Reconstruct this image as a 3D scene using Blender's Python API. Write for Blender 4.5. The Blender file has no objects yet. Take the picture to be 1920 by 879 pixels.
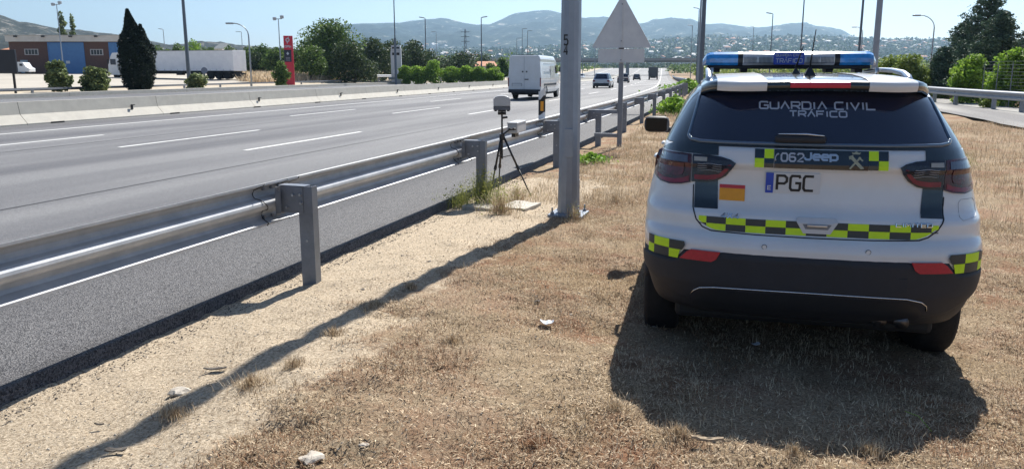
import bpy, bmesh, math, random
import numpy as np
from mathutils import Vector, Matrix, noise as mnoise

random.seed(7); RNG = np.random.default_rng(7)
SC = bpy.context.scene
COL = SC.collection

# ------------------------------------------------------------------ camera
F, PX0, PY0, HZ, H = 1400.0, 960.0, 390.0, 130.0, 1.72
PITCH = math.atan((PY0-HZ)/F); AZ = math.radians(18.3)
FWD = Vector((-math.sin(AZ), math.cos(AZ), 0)); RGT = Vector((math.cos(AZ), math.sin(AZ), 0))
cd = bpy.data.cameras.new("camera"); cam = bpy.data.objects.new("camera", cd); COL.objects.link(cam)
cam.location = (0, 0, H); cam.rotation_euler = (math.pi/2-PITCH, 0, AZ)
cd.sensor_fit = 'HORIZONTAL'; cd.sensor_width = 36; cd.lens = 36*F/1920
cd.shift_y = -(439.5-PY0)/1920
cd.clip_start = .05; cd.clip_end = 30000
SC.camera = cam

# ------------------------------------------------------------------ sky and sun
SUN_EL, SUN_AZ = math.radians(46.5), math.radians(5.2)      # azimuth measured from +Y towards +X
w = bpy.data.worlds.new("World"); SC.world = w; w.use_nodes = True
nt = w.node_tree
sky = nt.nodes.new('ShaderNodeTexSky'); sky.sky_type = 'NISHITA'; sky.sun_disc = False
sky.sun_elevation = SUN_EL; sky.sun_rotation = SUN_AZ
sky.altitude = 900; sky.air_density = 1.0; sky.dust_density = 1.2; sky.ozone_density = 3.0
bg = nt.nodes['Background']; bg.inputs['Strength'].default_value = 0.068
nt.links.new(sky.outputs[0], bg.inputs['Color'])
sd = bpy.data.lights.new("sun", 'SUN'); sd.energy = 5.0; sd.angle = math.radians(.5); sd.color = (1, .955, .88)
so = bpy.data.objects.new("sun", sd); COL.objects.link(so)
sv = Vector((math.sin(SUN_AZ)*math.cos(SUN_EL), math.cos(SUN_AZ)*math.cos(SUN_EL), math.sin(SUN_EL)))
so.rotation_euler = sv.to_track_quat('Z', 'Y').to_euler()
SC.view_settings.view_transform = 'Standard'; SC.view_settings.look = 'None'
SC.view_settings.exposure = 0.86; SC.view_settings.gamma = 1

# ------------------------------------------------------------------ layout helpers
def spot(px, d):
    """ground position on the bearing of photo column px, d metres ahead"""
    lat = (px-PX0)/(F/math.cos(PITCH))*d
    v = FWD*d+RGT*lat
    return v.x, v.y
def height(py, d):
    return H+d*math.tan(math.atan((PY0-py)/F)-PITCH)
RR, S1 = 850.0, 105.0
def road(off, s):
    """road coordinates -> world: off metres across, s metres along the carriageway"""
    if s <= 0: return off, s
    e = max(0, s-S1); ph = min(s, S1)/RR
    return -RR+(RR+off)*math.cos(ph)-e*math.sin(ph), (RR+off)*math.sin(ph)+e*math.cos(ph)
def inv(x, y):
    ph = math.atan2(y, x+RR)
    if ph <= 0: return x, y
    if ph*RR < S1: return math.hypot(x+RR, y)-RR, ph*RR
    ph = S1/RR; c, s_ = math.cos(ph), math.sin(ph); dx = x+RR
    return dx*c+y*s_-RR, S1+(-dx*s_+y*c)
def heading(s): return min(max(s, 0), S1)/RR
def rz(s):
    if s < 0: return 0
    if s < 150: return -3e-5*s*s
    u = min(s-150, 310)
    return -.675-.009*u+6e-5*u*u
def sstep(a, b, x):
    t = min(1, max(0, (x-a)/(b-a))); return t*t*(3-2*t)
def lerp_tab(x, xs, ys):
    return float(np.interp(x, xs, ys))
def ground_z(off, s):
    z = rz(s)
    if off > -3.8:
        z += .10*math.exp(-((off+2.1)/1.1)**2-((s-4.9)/2.0)**2)
        z += .15*sstep(4.8, 2.8, s)*sstep(-3.1, -1.8, off)
        z += .05*sstep(-3.6, -2.6, off)
        z -= .0
    elif off < -44:
        z += sstep(-46, -60, off)*(.9*sstep(60, 150, s+(-off-50)*.9)-z*.7)
    if off > 12: z -= .4*sstep(12, 20, off)
    return z
def gz(x, y): return ground_z(*inv(x, y))

# ------------------------------------------------------------------ materials
MATS = {}
def pm(name, color, rough=.6, metal=0, spec=.5, var=0, vscale=8, bump=0, bscale=60, coat=0, color2=None, detail=4, emis=None, trans=0, alpha=1, obj=True, ior=1.5):
    if name in MATS: return MATS[name]
    m = bpy.data.materials.new(name); m.use_nodes = True; n = m.node_tree.nodes; l = m.node_tree.links
    b = n['Principled BSDF']
    b.inputs['Base Color'].default_value = (*color, 1); b.inputs['Roughness'].default_value = rough
    b.inputs['Metallic'].default_value = metal; b.inputs['Specular IOR Level'].default_value = spec
    b.inputs['Coat Weight'].default_value = coat; b.inputs['Coat Roughness'].default_value = .04
    b.inputs['Transmission Weight'].default_value = trans; b.inputs['IOR'].default_value = ior
    tc = n.new('ShaderNodeTexCoord')
    co = tc.outputs['Object' if obj else 'Generated']
    if var or color2:
        t = n.new('ShaderNodeTexNoise'); t.inputs['Scale'].default_value = vscale; t.inputs['Detail'].default_value = detail
        t.inputs['Roughness'].default_value = .65
        l.new(co, t.inputs['Vector'])
        r = n.new('ShaderNodeValToRGB'); c2 = color2 or tuple(c*(1-var) for c in color)
        r.color_ramp.elements[0].position = .35; r.color_ramp.elements[1].position = .65
        r.color_ramp.elements[0].color = (*c2, 1); r.color_ramp.elements[1].color = (*color, 1)
        l.new(t.outputs['Fac'], r.inputs['Fac']); l.new(r.outputs['Color'], b.inputs['Base Color'])
    if bump:
        t2 = n.new('ShaderNodeTexNoise'); t2.inputs['Scale'].default_value = bscale; t2.inputs['Detail'].default_value = 3
        l.new(co, t2.inputs['Vector'])
        bp = n.new('ShaderNodeBump'); bp.inputs['Strength'].default_value = bump; bp.inputs['Distance'].default_value = .01
        l.new(t2.outputs['Fac'], bp.inputs['Height']); l.new(bp.outputs['Normal'], b.inputs['Normal'])
    if emis:
        b.inputs['Emission Color'].default_value = (*emis[0], 1); b.inputs['Emission Strength'].default_value = emis[1]
    MATS[name] = m
    return m
def leaf_mat(name, dark, light, rough=.6, trans=.25):
    if name in MATS: return MATS[name]
    m = bpy.data.materials.new(name); m.use_nodes = True; n = m.node_tree.nodes; l = m.node_tree.links
    b = n['Principled BSDF']; b.inputs['Roughness'].default_value = rough; b.inputs['Specular IOR Level'].default_value = .25
    a = n.new('ShaderNodeAttribute'); a.attribute_name = 'tone'
    r = n.new('ShaderNodeMix'); r.data_type = 'RGBA'
    r.inputs['A'].default_value = (*dark, 1); r.inputs['B'].default_value = (*light, 1)
    l.new(a.outputs['Fac'], r.inputs['Factor']); l.new(r.outputs['Result'], b.inputs['Base Color'])
    tr = n.new('ShaderNodeBsdfTranslucent'); l.new(r.outputs['Result'], tr.inputs['Color'])
    mx = n.new('ShaderNodeMixShader'); mx.inputs[0].default_value = trans
    l.new(b.outputs[0], mx.inputs[1]); l.new(tr.outputs[0], mx.inputs[2])
    l.new(mx.outputs[0], n['Material Output'].inputs['Surface'])
    MATS[name] = m
    return m

def ground_mat(name, zone):
    """sandy verge / dry straw, mixed by noise and by distance from the carriageway (attribute 'zone')"""
    m = bpy.data.materials.new(name); m.use_nodes = True; n = m.node_tree.nodes; l = m.node_tree.links
    b = n['Principled BSDF']; b.inputs['Roughness'].default_value = .95; b.inputs['Specular IOR Level'].default_value = .15
    tc = n.new('ShaderNodeTexCoord')
    def noi(sc, det=5, rgh=.6):
        t = n.new('ShaderNodeTexNoise'); t.inputs['Scale'].default_value = sc; t.inputs['Detail'].default_value = det
        t.inputs['Roughness'].default_value = rgh; l.new(tc.outputs['Object'], t.inputs['Vector']); return t.outputs['Fac']
    def ramp(f, p0, p1, c0, c1):
        r = n.new('ShaderNodeValToRGB'); r.color_ramp.elements[0].position = p0; r.color_ramp.elements[1].position = p1
        r.color_ramp.elements[0].color = (*c0, 1); r.color_ramp.elements[1].color = (*c1, 1); l.new(f, r.inputs['Fac']); return r.outputs['Color']
    def mix(f, a, c, mode='MIX'):
        r = n.new('ShaderNodeMix'); r.data_type = 'RGBA'; r.blend_type = mode
        if isinstance(f, float): r.inputs['Factor'].default_value = f
        else: l.new(f, r.inputs['Factor'])
        l.new(a, r.inputs['A']); l.new(c, r.inputs['B']); return r.outputs['Result']
    sand = ramp(noi(55, 6, .8), .37, .60, (.24, .18, .12), (.66, .55, .41))
    straw = ramp(noi(85, 6, .8), .38, .60, (.05, .028, .016), (.43, .315, .19))
    red = ramp(noi(60, 5, .7), .35, .65, (.12, .05, .028), (.34, .19, .11))
    rf = ramp(noi(1.3, 6, .7), .46, .60, (0, 0, 0), (1, 1, 1))
    straw = mix(rf, straw, red)
    straw = mix(ramp(noi(.8, 6, .7), .40, .62, (0, 0, 0), (.55, .55, .55)), straw, ramp(noi(70, 6, .8), .36, .6, (.12, .08, .05), (.60, .49, .35)))
    at = n.new('ShaderNodeAttribute'); at.attribute_name = 'zone'
    ad = n.new('ShaderNodeMath'); ad.operation = 'ADD'
    sc_ = n.new('ShaderNodeMath'); sc_.operation = 'MULTIPLY_ADD'; sc_.inputs[1].default_value = 1.2; sc_.inputs[2].default_value = -.6
    l.new(noi(2.2, 6, .7), sc_.inputs[0]); l.new(at.outputs['Fac'], ad.inputs[0]); l.new(sc_.outputs[0], ad.inputs[1])
    f = ramp(ad.outputs[0], .42, .58, (0, 0, 0), (1, 1, 1))
    col = mix(f, sand, straw)
    v = n.new('ShaderNodeTexVoronoi'); v.inputs['Scale'].default_value = 26; l.new(tc.outputs['Object'], v.inputs['Vector'])
    pe = ramp(v.outputs['Distance'], .10, .16, (.45, .42, .4), (1, 1, 1))
    col = mix(.55, col, pe, 'MULTIPLY')
    l.new(col, b.inputs['Base Color'])
    bp = n.new('ShaderNodeBump'); bp.inputs['Strength'].default_value = .9; bp.inputs['Distance'].default_value = .02
    l.new(noi(50, 6, .8), bp.inputs['Height']); l.new(bp.outputs['Normal'], b.inputs['Normal'])
    return m

def asphalt_mat(name, lo, hi, scale=170, bump=.5, spec=.35, rough=.72):
    m = bpy.data.materials.new(name); m.use_nodes = True; n = m.node_tree.nodes; l = m.node_tree.links
    b = n['Principled BSDF']; b.inputs['Roughness'].default_value = rough; b.inputs['Specular IOR Level'].default_value = spec
    tc = n.new('ShaderNodeTexCoord')
    v = n.new('ShaderNodeTexVoronoi'); v.inputs['Scale'].default_value = scale; l.new(tc.outputs['Object'], v.inputs['Vector'])
    sep = n.new('ShaderNodeSeparateColor'); l.new(v.outputs['Color'], sep.inputs[0])
    r = n.new('ShaderNodeValToRGB'); r.color_ramp.elements[0].position = .0; r.color_ramp.elements[1].position = 1
    r.color_ramp.elements[0].color = (*lo, 1); r.color_ramp.elements[1].color = (*hi, 1)
    l.new(sep.outputs[0], r.inputs['Fac'])
    t = n.new('ShaderNodeTexNoise'); t.inputs['Scale'].default_value = .35; t.inputs['Detail'].default_value = 6
    mp = n.new('ShaderNodeMapping'); mp.inputs['Scale'].default_value = (1.6, .12, 1); l.new(tc.outputs['Object'], mp.inputs[0]); l.new(mp.outputs[0], t.inputs['Vector'])
    r2 = n.new('ShaderNodeValToRGB'); r2.color_ramp.elements[0].position = .40; r2.color_ramp.elements[1].position = .62
    r2.color_ramp.elements[0].color = (.66, .66, .69, 1); r2.color_ramp.elements[1].color = (1.2, 1.2, 1.18, 1)
    l.new(t.outputs['Fac'], r2.inputs['Fac'])
    mx = n.new('ShaderNodeMix'); mx.data_type = 'RGBA'; mx.blend_type = 'MULTIPLY'; mx.inputs['Factor'].default_value = 1
    l.new(r.outputs['Color'], mx.inputs['A']); l.new(r2.outputs['Color'], mx.inputs['B']); l.new(mx.outputs['Result'], b.inputs['Base Color'])
    bp = n.new('ShaderNodeBump'); bp.inputs['Strength'].default_value = bump; bp.inputs['Distance'].default_value = .006
    l.new(v.outputs['Distance'], bp.inputs['Height']); l.new(bp.outputs['Normal'], b.inputs['Normal'])
    return m

WHITE = pm('white_paint', (.68, .70, .73), .28, coat=.6, color2=(.63, .64, .65), vscale=2.5, detail=8)
DGREEN = pm('dark_green_livery', (.007, .017, .026), .22, coat=.8, var=.15, vscale=4)
BLACKP = pm('black_textured_plastic', (.018, .021, .030), .62, bump=.15, bscale=300, var=.2, vscale=6)
GLASSD = pm('tinted_glass', (.011, .018, .046), .09, spec=.6, coat=.5, var=.2, vscale=2)
YEL = pm('fluorescent_yellow', (.56, .84, .01), .4, var=.06, vscale=20)
CHKD = pm('chequer_dark', (.03, .04, .045), .4, var=.1, vscale=20)
CHROME = pm('chrome_trim', (.7, .72, .75), .15, 1, var=.1, vscale=20)
SILVER = pm('silver_rail', (.55, .57, .6), .28, .9, var=.1, vscale=10)
LENS = pm('smoked_red_lens', (.085, .010, .026), .22, coat=.25, color2=(.02, .008, .014), vscale=14)
LENSR = pm('red_lens', (.20, .004, .030), .25, coat=.25, var=.3, vscale=30)
LENSD = pm('smoked_lens', (.014, .017, .032), .22, coat=.3, var=.4, vscale=30)
REFL = pm('red_reflector', (.46, .004, .035), .3, coat=.2, var=.2, vscale=60)
LRED = pm('third_light_red', (.55, .008, .05), .3, coat=.3, var=.1, vscale=30)
BLUEL = pm('blue_lens', (.02, .26, .68), .12, coat=1, var=.35, vscale=25)
CLEARL = pm('clear_lens', (.50, .52, .56), .12, coat=1, var=.15, vscale=40)
BLUEP = pm('blue_panel', (.015, .06, .42), .35, var=.1, vscale=20)
RUB = pm('rubber', (.012, .012, .013), .85, var=.3, vscale=20, bump=.3, bscale=80)
RIM = pm('alloy_rim', (.25, .26, .28), .35, .9, var=.1, vscale=10)
LETW = pm('white_lettering', (.42, .46, .54), .45, var=.05, vscale=20)
PLATE = pm('plate_white', (.60, .62, .64), .4, var=.03, vscale=20)
PBLUE = pm('plate_blue', (.01, .06, .45), .4, var=.05, vscale=20)
INK = pm('black_ink', (.01, .01, .012), .5, var=.1, vscale=30)
RED = pm('flag_red', (.5, .03, .04), .4, var=.08, vscale=20)
GOLD = pm('flag_gold', (.75, .32, .01), .4, var=.08, vscale=20)
EMB = pm('emblem_gold', (.42, .42, .30), .4, .2, var=.3, vscale=80)
GALV = pm('galvanised_steel', (.50, .51, .53), .55, .35, color2=(.38, .40, .43), vscale=5, detail=9, bump=.05, bscale=40)
GALVP = pm('galvanised_post', (.23, .25, .29), .5, .55, color2=(.19, .21, .24), vscale=12, detail=6)
POLEG = pm('grey_painted_pole', (.27, .31, .37), .42, .3, var=.14, vscale=5, detail=6)
POLED = pm('dark_pole', (.12, .15, .19), .5, .3, var=.15, vscale=5)
SIGNB = pm('sign_back_aluminium', (.60, .63, .66), .5, .1, color2=(.53, .56, .60), vscale=5)
TRIB = pm('tripod_black', (.012, .012, .015), .4, var=.2, vscale=20)
BOXG = pm('device_grey', (.42, .43, .45), .45, var=.06, vscale=12)
CONC = pm('concrete', (.50, .465, .40), .9, color2=(.38, .35, .30), vscale=6, detail=8, bump=.3, bscale=50)
CONCB = pm('barrier_concrete', (.46, .44, .39), .9, color2=(.40, .38, .34), vscale=3, detail=8, bump=.2, bscale=30)
PAINT = pm('road_paint', (.78, .78, .76), .7, color2=(.55, .55, .54), vscale=6, detail=8)
BRICK = pm('brown_brick', (.115, .062, .050), .9, color2=(.09, .048, .040), vscale=3, detail=8)
BLUED = pm('blue_metal_door', (.06, .19, .42), .5, color2=(.05, .16, .38), vscale=1.5)
FASC = pm('pale_fascia', (.60, .57, .53), .7, color2=(.52, .49, .45), vscale=1, detail=6)
WIN = pm('window_glass', (.03, .04, .05), .1, var=.3, vscale=2)
TRAIL = pm('trailer_curtain', (.82, .83, .86), .5, color2=(.74, .75, .79), vscale=1.2)
DARK = pm('dark_undercarriage', (.015, .016, .018), .7, var=.3, vscale=5)
TOTR = pm('totem_red', (.50, .02, .05), .45, var=.08, vscale=2)
TOTW = pm('totem_grey', (.50, .52, .56), .5, var=.06, vscale=2)
TILE = pm('terracotta_roof', (.48, .22, .11), .85, color2=(.36, .15, .08), vscale=2)
WALLW = pm('pale_wall', (.66, .63, .58), .85, var=.12, vscale=2)
BARK = pm('bark', (.10, .075, .055), .9, color2=(.06, .045, .035), vscale=7, bump=.5, bscale=20)
ROCKM = pm('pale_rock', (.52, .47, .40), .9, color2=(.36, .32, .27), vscale=16, bump=.6, bscale=30)
DROCK = pm('dark_stone', (.06, .055, .05), .9, color2=(.14, .12, .10), vscale=30, bump=.5, bscale=60)
PAPER = pm('crumpled_paper', (.72, .74, .78), .6, color2=(.5, .53, .58), vscale=30)
ORANGE = pm('amber_reflector', (.85, .35, .02), .35, var=.1, vscale=40)
CARG = pm('car_silver', (.42, .45, .5), .3, .5, coat=.6, var=.05, vscale=2)
CARD = pm('car_dark', (.02, .024, .04), .3, coat=.6, var=.1, vscale=2)
CARR = pm('car_light_blue', (.30, .38, .52), .3, .3, coat=.6, var=.1, vscale=2)

# ------------------------------------------------------------------ object helpers
def link(o, parent=None):
    COL.objects.link(o)
    if parent is not None: o.parent = parent
    return o
def tag(o, label=None, cat=None, group=None, kind=None):
    if label: o['label'] = label
    if cat: o['category'] = cat
    if group: o['group'] = group
    if kind: o['kind'] = kind
    return o
def thing(name, label, cat, loc=(0, 0, 0), rot=0, group=None):
    o = bpy.data.objects.new(name, None); o.empty_display_size = .1; COL.objects.link(o)
    o.location = loc; o.rotation_euler = (0, 0, rot)
    return tag(o, label, cat, group)
def mk(name, verts, faces, mat=None, parent=None, smooth=False, mats=None, mi=None):
    me = bpy.data.meshes.new(name); me.from_pydata([tuple(v) for v in verts], [], [tuple(f) for f in faces])
    for m_ in (mats or ([mat] if mat else [])): me.materials.append(m_)
    if mi is not None: me.polygons.foreach_set('material_index', mi)
    if smooth: me.polygons.foreach_set('use_smooth', [True]*len(me.polygons))
    me.update()
    return link(bpy.data.objects.new(name, me), parent)
def from_bm(name, bm, mat, parent=None, smooth=False, mats=None):
    me = bpy.data.meshes.new(name); bmesh.ops.recalc_face_normals(bm, faces=bm.faces); bm.to_mesh(me); bm.free()
    for m_ in (mats or [mat]): me.materials.append(m_)
    if smooth: me.polygons.foreach_set('use_smooth', [True]*len(me.polygons))
    return link(bpy.data.objects.new(name, me), parent)
def bm_box(bm, c, s, rot=None, bev=0):
    r = bmesh.ops.create_cube(bm, size=1); vs = r['verts']
    bmesh.ops.scale(bm, vec=s, verts=vs)
    if bev:
        es = list({e for v in vs for e in v.link_edges})
        g = bmesh.ops.bevel(bm, geom=es, offset=bev, segments=2, affect='EDGES', profile=.5)
        vs = list({v for f in g['faces'] for v in f.verts} | {v for v in vs if v.is_valid})
    if rot is not None: bmesh.ops.rotate(bm, cent=(0, 0, 0), matrix=rot, verts=vs)
    bmesh.ops.translate(bm, vec=c, verts=vs)
def box(name, c, s, mat, parent=None, rot=None, bev=0):
    bm = bmesh.new(); bm_box(bm, c, s, rot, bev); return from_bm(name, bm, mat, parent)
def rotm(ax, ay, az): return (Matrix.Rotation(az, 3, 'Z')@Matrix.Rotation(ay, 3, 'Y')@Matrix.Rotation(ax, 3, 'X'))
def bm_cyl(bm, p0, p1, r0, r1=None, n=12, caps=True):
    r1 = r0 if r1 is None else r1
    p0, p1 = Vector(p0), Vector(p1); d = p1-p0; q = d.to_track_quat('Z', 'Y').to_matrix()
    a, b = [], []
    for i in range(n):
        t = 2*math.pi*i/n; v = Vector((math.cos(t), math.sin(t), 0))
        a.append(bm.verts.new(p0+q@(v*r0))); b.append(bm.verts.new(p1+q@(v*r1)))
    for i in range(n): bm.faces.new((a[i], a[(i+1) % n], b[(i+1) % n], b[i]))
    if caps: bm.faces.new(a[::-1]); bm.faces.new(b)
def cyl(name, p0, p1, r0, mat, parent=None, r1=None, n=12, smooth=False):
    bm = bmesh.new(); bm_cyl(bm, p0, p1, r0, r1, n); return from_bm(name, bm, mat, parent, smooth)
def bm_tube(bm, pts, r, n=8, caps=True):
    pts = [Vector(p) for p in pts]; rings = []
    for i, p in enumerate(pts):
        d = (pts[min(i+1, len(pts)-1)]-pts[max(i-1, 0)]).normalized()
        up = Vector((0, 0, 1)) if abs(d.z) < .95 else Vector((1, 0, 0))
        a = d.cross(up).normalized(); b = a.cross(d)
        rr = r[i] if isinstance(r, (list, tuple)) else r
        rings.append([bm.verts.new(p+a*(math.cos(2*math.pi*k/n)*rr)+b*(math.sin(2*math.pi*k/n)*rr)) for k in range(n)])
    for i in range(len(rings)-1):
        for k in range(n): bm.faces.new((rings[i][k], rings[i][(k+1) % n], rings[i+1][(k+1) % n], rings[i+1][k]))
    if caps: bm.faces.new(rings[0][::-1]); bm.faces.new(rings[-1])
def tube(name, pts, r, mat, parent=None, n=8, smooth=True):
    bm = bmesh.new(); bm_tube(bm, pts, r, n); return from_bm(name, bm, mat, parent, smooth)
def prism(name, poly, y0, y1, mat, parent=None, axis='y', bev=0):
    """poly in the plane across the axis, extruded from y0 to y1"""
    bm = bmesh.new()
    def P(a, b, t): return {'y': (a, t, b), 'x': (t, a, b), 'z': (a, b, t)}[axis]
    A = [bm.verts.new(P(a, b, y0)) for a, b in poly]; B = [bm.verts.new(P(a, b, y1)) for a, b in poly]
    n = len(poly)
    for i in range(n): bm.faces.new((A[i], A[(i+1) % n], B[(i+1) % n], B[i]))
    bm.faces.new(A[::-1]); bm.faces.new(B)
    if bev: bmesh.ops.bevel(bm, geom=list(bm.edges), offset=bev, segments=2, affect='EDGES', profile=.5, clamp_overlap=True)
    return from_bm(name, bm, mat, parent)
def copy_tree(o, parent=None):
    c = o.copy(); COL.objects.link(c)
    if parent is not None: c.parent = parent
    for ch in list(o.children): copy_tree(ch, c)
    return c
def big_mesh(name, V, n_per, mat, tone=None, parent=None, smooth=False):
    """V: (N, n_per, 3) separate polygons"""
    N = V.shape[0]; me = bpy.data.meshes.new(name)
    me.vertices.add(N*n_per); me.vertices.foreach_set('co', V.reshape(-1).astype(np.float32))
    me.loops.add(N*n_per); me.loops.foreach_set('vertex_index', np.arange(N*n_per, dtype=np.int32))
    me.polygons.add(N); me.polygons.foreach_set('loop_start', np.arange(0, N*n_per, n_per, dtype=np.int32))
    me.polygons.foreach_set('loop_total', np.full(N, n_per, dtype=np.int32))
    me.update(calc_edges=True)
    if tone is not None:
        a = me.attributes.new('tone', 'FLOAT', 'POINT'); a.data.foreach_set('value', np.repeat(tone, n_per).astype(np.float32))
    me.materials.append(mat)
    return link(bpy.data.objects.new(name, me), parent)
def leaves(P, size, tone=None, up=.3, asp=.6, out=None):
    """quads at points P with random orientation"""
    N = len(P); nrm = RNG.normal(size=(N, 3)); nrm[:, 2] += up
    if out is not None: nrm = nrm*.7+out*1.1
    nrm /= np.linalg.norm(nrm, axis=1, keepdims=True)
    a = np.cross(nrm, RNG.normal(size=(N, 3))); a /= np.linalg.norm(a, axis=1, keepdims=True); b = np.cross(nrm, a)
    s = (size*RNG.uniform(.6, 1.35, N))[:, None]
    a = a*s*.5; b = b*s*asp*.5
    return np.stack([P-a, P-b+a*.1, P+a, P+b+a*.1], 1)
def blob_points(blobs, n, shell=.45):
    vol = np.array([b[3]*b[4]*b[5] for b in blobs])**.67; vol /= vol.sum()
    idx = RNG.choice(len(blobs), n, p=vol); B = np.array(blobs)[idx]
    d = RNG.normal(size=(n, 3)); d /= np.linalg.norm(d, axis=1, keepdims=True)
    r = RNG.uniform(0, 1, n)**shell
    return B[:, :3]+d*B[:, 3:6]*r[:, None], d, idx
def fnoise(P, sc):
    return np.array([mnoise.noise(Vector(p)*sc) for p in P])

# ------------------------------------------------------------------ ground, roads
def grid_mesh(name, us, vs, fn, mat, zone=None, smooth=True, kind='structure', parent=None):
    V = [fn(u, v) for v in vs for u in us]; nu = len(us)
    Fc = [(j*nu+i, j*nu+i+1, (j+1)*nu+i+1, (j+1)*nu+i) for j in range(len(vs)-1) for i in range(nu-1)]
    o = mk(name, V, Fc, mat, parent, smooth)
    if zone:
        a = o.data.attributes.new('zone', 'FLOAT', 'POINT'); a.data.foreach_set('value', [zone(u, v) for v in vs for u in us])
    if kind: o['kind'] = kind
    return o
GM = ground_mat('dry_verge', None)
def arange(*segs):
    out = []
    for a, b, st in segs: out += list(np.arange(a, b-1e-6, st))
    out.append(segs[-1][1]); return out
def vz(off, s):
    x, y = road(off, s); z = ground_z(off, s)
    if off > -3.7:
        amp = .012+.02*sstep(-3.4, -2.2, off)
        z += amp*mnoise.fractal(Vector((x*3.1, y*3.1, 0)), .7, 2, 4)+.010*mnoise.noise(Vector((x*11, y*11, 3)))+(.004+.008*sstep(-3.0, -1.8, off))*mnoise.noise(Vector((x*27, y*27, 3)))
        if off > 4: z += .05*mnoise.noise(Vector((x*.6, y*.6, 9)))
    return x, y, z
def zone_fn(off, s):
    z = sstep(-2.9, -1.7, off-.035*(s-4))
    if s > 9: z = max(z, sstep(9, 12, s)*.62)
    if s < 4.2 and off < -.6: z = min(z, sstep(-2.7, -1.2, off))
    return z
grid_mesh('ground', arange((-3.86, -2.2, .045), (-2.2, 1.6, .05), (1.6, 5, .1), (5, 14, .4), (14, 60, 4)),
          arange((-12, 1.4, 1.5), (1.4, 6.5, .05), (6.5, 9, .09), (9, 20, .2), (20, 60, 1), (60, 560, 10)), vz, GM, zone_fn)
def left_fn(off, s):
    x, y = road(off, s); return x, y, ground_z(off, s)+.05*mnoise.noise(Vector((x*.2, y*.2, 0)))-.02
LOTM = pm('pale_forecourt', (.44, .40, .34), .9, color2=(.35, .32, .27), vscale=.12, detail=8, bump=.2, bscale=8)
DIRT = pm('dusty_roadside', (.48, .41, .31), .95, color2=(.36, .30, .22), vscale=.5, detail=8)
grid_mesh('ground', arange((-150, -60, 6), (-60, -42.3, 1.5)), arange((-10, 100, 3), (100, 560, 12)), left_fn, DIRT, None)
# wide land to the horizon
def polar(az, d):
    x, y = math.sin(az)*d, math.cos(az)*d
    off, s = inv(x, y) if x > -RR+60 else (-999, y)
    z = gz(x, y) if -160 < off < 90 and s < 600 else 0
    inside = sstep(-175, -150, off)*sstep(80, 58, off)*sstep(600, 540, s)
    return x, y, (-1.2 if d > 200 else -.2)-1.4*inside*sstep(0, 15, d)-(.6 if inside > 0 else 0)+min(0, z)
LAND = pm('far_dry_land', (.30, .25, .16), .95, color2=(.12, .13, .07), vscale=.02, detail=8)
grid_mesh('ground', [math.radians(a) for a in range(-180, 181, 5)], [1, 15, 40, 70, 100, 150, 200, 260, 320, 400, 500, 700, 1000, 2000, 5300], polar, LAND, None)

ASPH = asphalt_mat('asphalt', (.07, .07, .076), (.22, .22, .225))
ASPHN = asphalt_mat('coarse_shoulder_asphalt', (.016, .016, .019), (.155, .15, .153), scale=120, bump=1.0)
def rc(off): return .085*sstep(-7, -4.2, off)
def road_fn(off, s):
    x, y = road(off, s); return x, y, rz(s)+rc(off)+.004
SS = arange((-30, 0, 10), (0, 40, 1.5), (40, 120, 4), (120, 170, 8), (170, 470, 10), (470, 700, 40))
rd = grid_mesh('road', arange((-22.6, -7, 1.3), (-7, -4.95, .25)), SS, road_fn, ASPH)
# hard shoulder with a ragged edge
def shoulder():
    V, Fc = [], []; ss = arange((-6, 1.5, .5), (1.5, 12, .045), (12, 30, .3), (30, 700, 6))
    cols = [-4.95, -4.5, -4.1, -3.85, None, 'b']
    for s in ss:
        e = -3.655+.022*mnoise.noise(Vector((0, s*2.2, 0)))+.014*mnoise.noise(Vector((5, s*9, 0)))+.01*mnoise.noise(Vector((8, s*30, 0)))
        for c in cols:
            off = c if isinstance(c, float) else (e if c is None else e+.03)
            x, y = road(off, s); z = rz(s)+rc(min(off, -4.2))+.004
            if c == 'b': z = rz(s)-.06
            V.append((x, y, z))
    n = len(cols)
    for j in range(len(ss)-1):
        for i in range(n-1): Fc.append((j*n+i, j*n+i+1, (j+1)*n+i+1, (j+1)*n+i))
    o = mk('hard_shoulder', V, Fc, ASPHN, None, True); o['kind'] = 'structure'
shoulder()
fr = grid_mesh('far_carriageway', arange((-42.3, -22.6, 1.8)), SS, lambda o, s: (*road(o, s), rz(s)+.01), ASPH)
def strip(name, o0, o1, s0, s1, mat, lift, parent, st=3):
    ss = arange((s0, s1, st)) if s1-s0 > st else [s0, s1]
    def fn(o, s):
        x, y = road(o, s); return x, y, rz(s)+rc(o)+lift
    return grid_mesh(name, [o0, o1], ss, fn, mat, None, True, None, parent)
# lane dashes (each its own piece) and edge lines
for off, s0, n in ((-10.4, 13.6, 18), (-13.5, 13.3, 18), (-16.45, 10.6, 18)):
    for k in range(-1, n):
        a = s0+k*(14.1 if k else 14.1)
        strip('lane_dash', off-.06, off+.06, a, a+5.2, PAINT, .009, rd, 2.6)
TAR = pm('tar_seam', (.030, .030, .032), .6, var=.3, vscale=5)
strip('tar_joint', -8.86, -8.82, -20, 300, TAR, .008, rd, 6); strip('tar_joint', -15.02, -14.98, -20, 300, TAR, .008, rd, 6)
strip('edge_line', -19.3, -19.17, -20, 600, PAINT, .009, rd, 6)
strip('edge_line', -7.1, -6.95, -20, 600, PAINT, .009, rd, 6)
strip('edge_line', -25.1, -24.95, -20, 600, PAINT, .014, fr, 6)
strip('edge_line', -35.9, -35.65, -20, 600, PAINT, .014, fr, 6)
for off in (-28.5, -32.1):
    for k in range(24): strip('lane_dash', off-.06, off+.06, 4+k*17, 9+k*17, PAINT, .014, fr, 2.5)
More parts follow.
